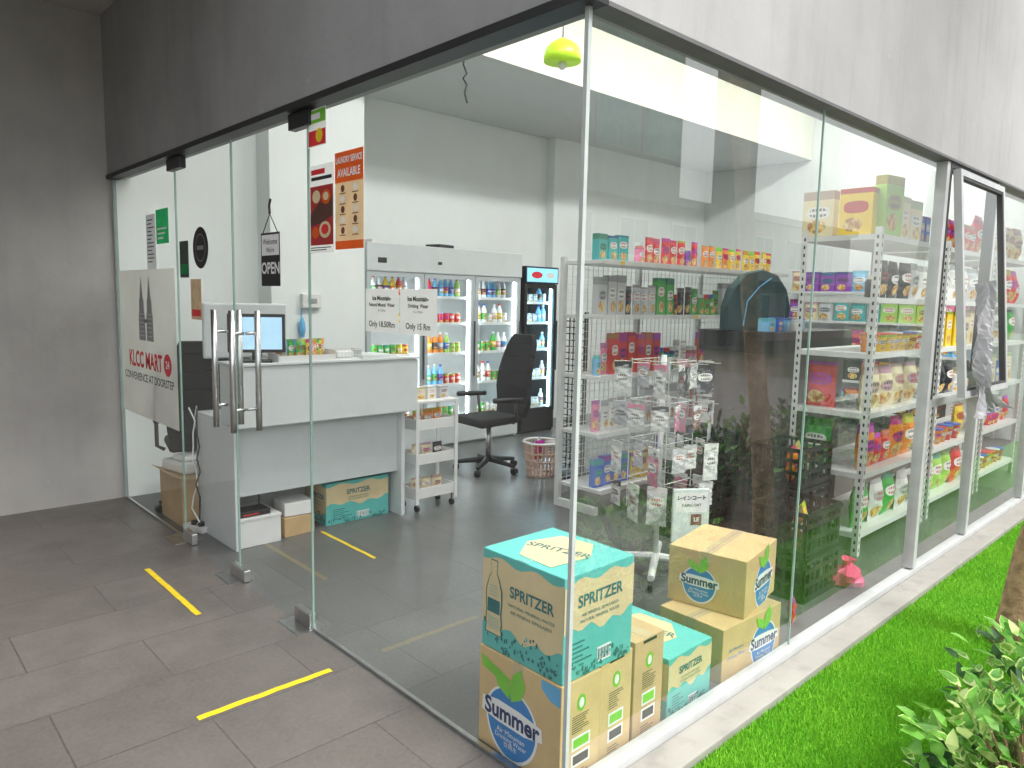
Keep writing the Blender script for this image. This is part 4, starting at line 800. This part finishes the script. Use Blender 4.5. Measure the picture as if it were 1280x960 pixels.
shrub(2.2,-1.16,.34,.30,.36,500,'variegated shrub beside the foot of the tree trunk',3,.065)
shrub(.5,-1.48,.30,.30,.35,400,'variegated shrub at the outer edge of the bed',4,.065)
for i,(x,y,n) in enumerate(((3.6,-1.7,'first'),(4.4,-1.75,'second'),(5.2,-1.7,'third'),(6.0,-1.8,'fourth'),(6.9,-1.7,'fifth'))): shrub(x,y,.48,.42,.62,600,f'dark green hedge shrub mirrored in the side glass, {n} from the trunk',10+i,.09,True)
t=thing('tree','slender brown tree leaning over the turf at the right edge','tree',(2.47,-.64,0))
rr=random.Random(2); pts=[(0,0,-.03),(.01,-.01,.1),(.03,-.04,.45),(.08,-.12,.9),(.12,-.25,1.6),(.2,-.5,3.2),(.2,-.85,5.2)]; rad=[.095,.072,.064,.060,.056,.05,.04]
MB().tube(pts,rad,14).build('trunk',BARK,t,smooth=True)
st=MB(); cr=MB()
for k in range(9):
    a=k*2.4; b0=V(pts[6])-V((0,0,.35*(k%2))); e=b0+V((math.cos(a)*rr.uniform(.6,1.1),math.sin(a)*rr.uniform(.5,.9)-.6,rr.uniform(.5,1.1))); st.tube([b0,(b0+e)/2+V((0,0,.12)),e],[.025,.016,.008],6)
    for q in range(110):
        p=e+V((rr.gauss(0,.26),rr.gauss(0,.26),rr.gauss(0,.2))); d=V((rr.uniform(-1,1),rr.uniform(-1,1),rr.uniform(-.6,.4))).normalized(); nn=V((0,0,1)); nn=(nn-d*nn.dot(d)).normalized(); l=rr.uniform(.09,.15); leaf(cr,p,d,nn,l,l*.45,0 if rr.random()<.6 else 2,None)
st.build('limbs',BARK,t); cr.build('crown',[LF1,LF2,LF3],t)
# opposite buildings, seen only mirrored in the side glass
t=thing('apartment_block','low pale pinkish building across the lawn mirrored in the side glass','building',(-4,-15,0))
MB().box(0,42,-4,0,-.1,5.2).build('wall',concrete('pinkish render',(.50,.42,.40),(.40,.34,.32),.3),t); MB().box(-.2,42.2,-4.2,.3,5.2,5.5).build('roof',FASC_L,t); MB().box(.01,41.9,.001,.9,2.3,2.6).build('balcony_slab',BLK,t)
WIN=pbr('dark window',(.05,.09,.10),.1); CURT=pbr('pale teal curtain',(.30,.55,.53),.6,var=.4,sc=3)
def windows(t,n,step,x0,fl,ww,hh,m):
    for i in range(n):
        f=MB().box(0,ww,.001,.05,0,hh).build('window',ALU,t,(x0+step*i,0,fl))
        for a_,b__ in ((.08,ww/2-.03),(ww/2+.03,ww-.08)): MB().box(a_,b__,.052,.056,.08,hh-.08).build('pane',m,f)
windows(t,13,3.1,1.0,.7,1.7,1.4,WIN); windows(t,13,3.1,1.0,3.2,1.7,1.4,WIN)
t=thing('apartment_tower','grey tower with teal curtained windows mirrored high in side glass','building',(15,-15.5,0))
MB().box(0,8,-5,0,-.1,14).build('wall',concrete('tower render',(.45,.47,.46),(.36,.38,.37),.3),t); MB().box(-.2,8.2,-5.2,.2,14,14.3).build('roof',FASC_L,t); windows(t,3,2.6,.3,7.0,2.4,2.2,CURT); windows(t,3,2.6,.3,10.2,2.4,3.2,CURT)
t=thing('concrete_pillar','dark tall concrete pillar across the lawn mirrored in the side glass','pillar',(24.5,-14,0))
MB().box(0,1.6,-1,0,-.1,15).build('shaft',concrete('dark pillar',(.16,.16,.16),(.11,.11,.11),.3),t); MB().box(-.2,1.8,-1.2,.2,15,15.4).build('cap',FASC_L,t)
print('objs',len(bpy.data.objects))
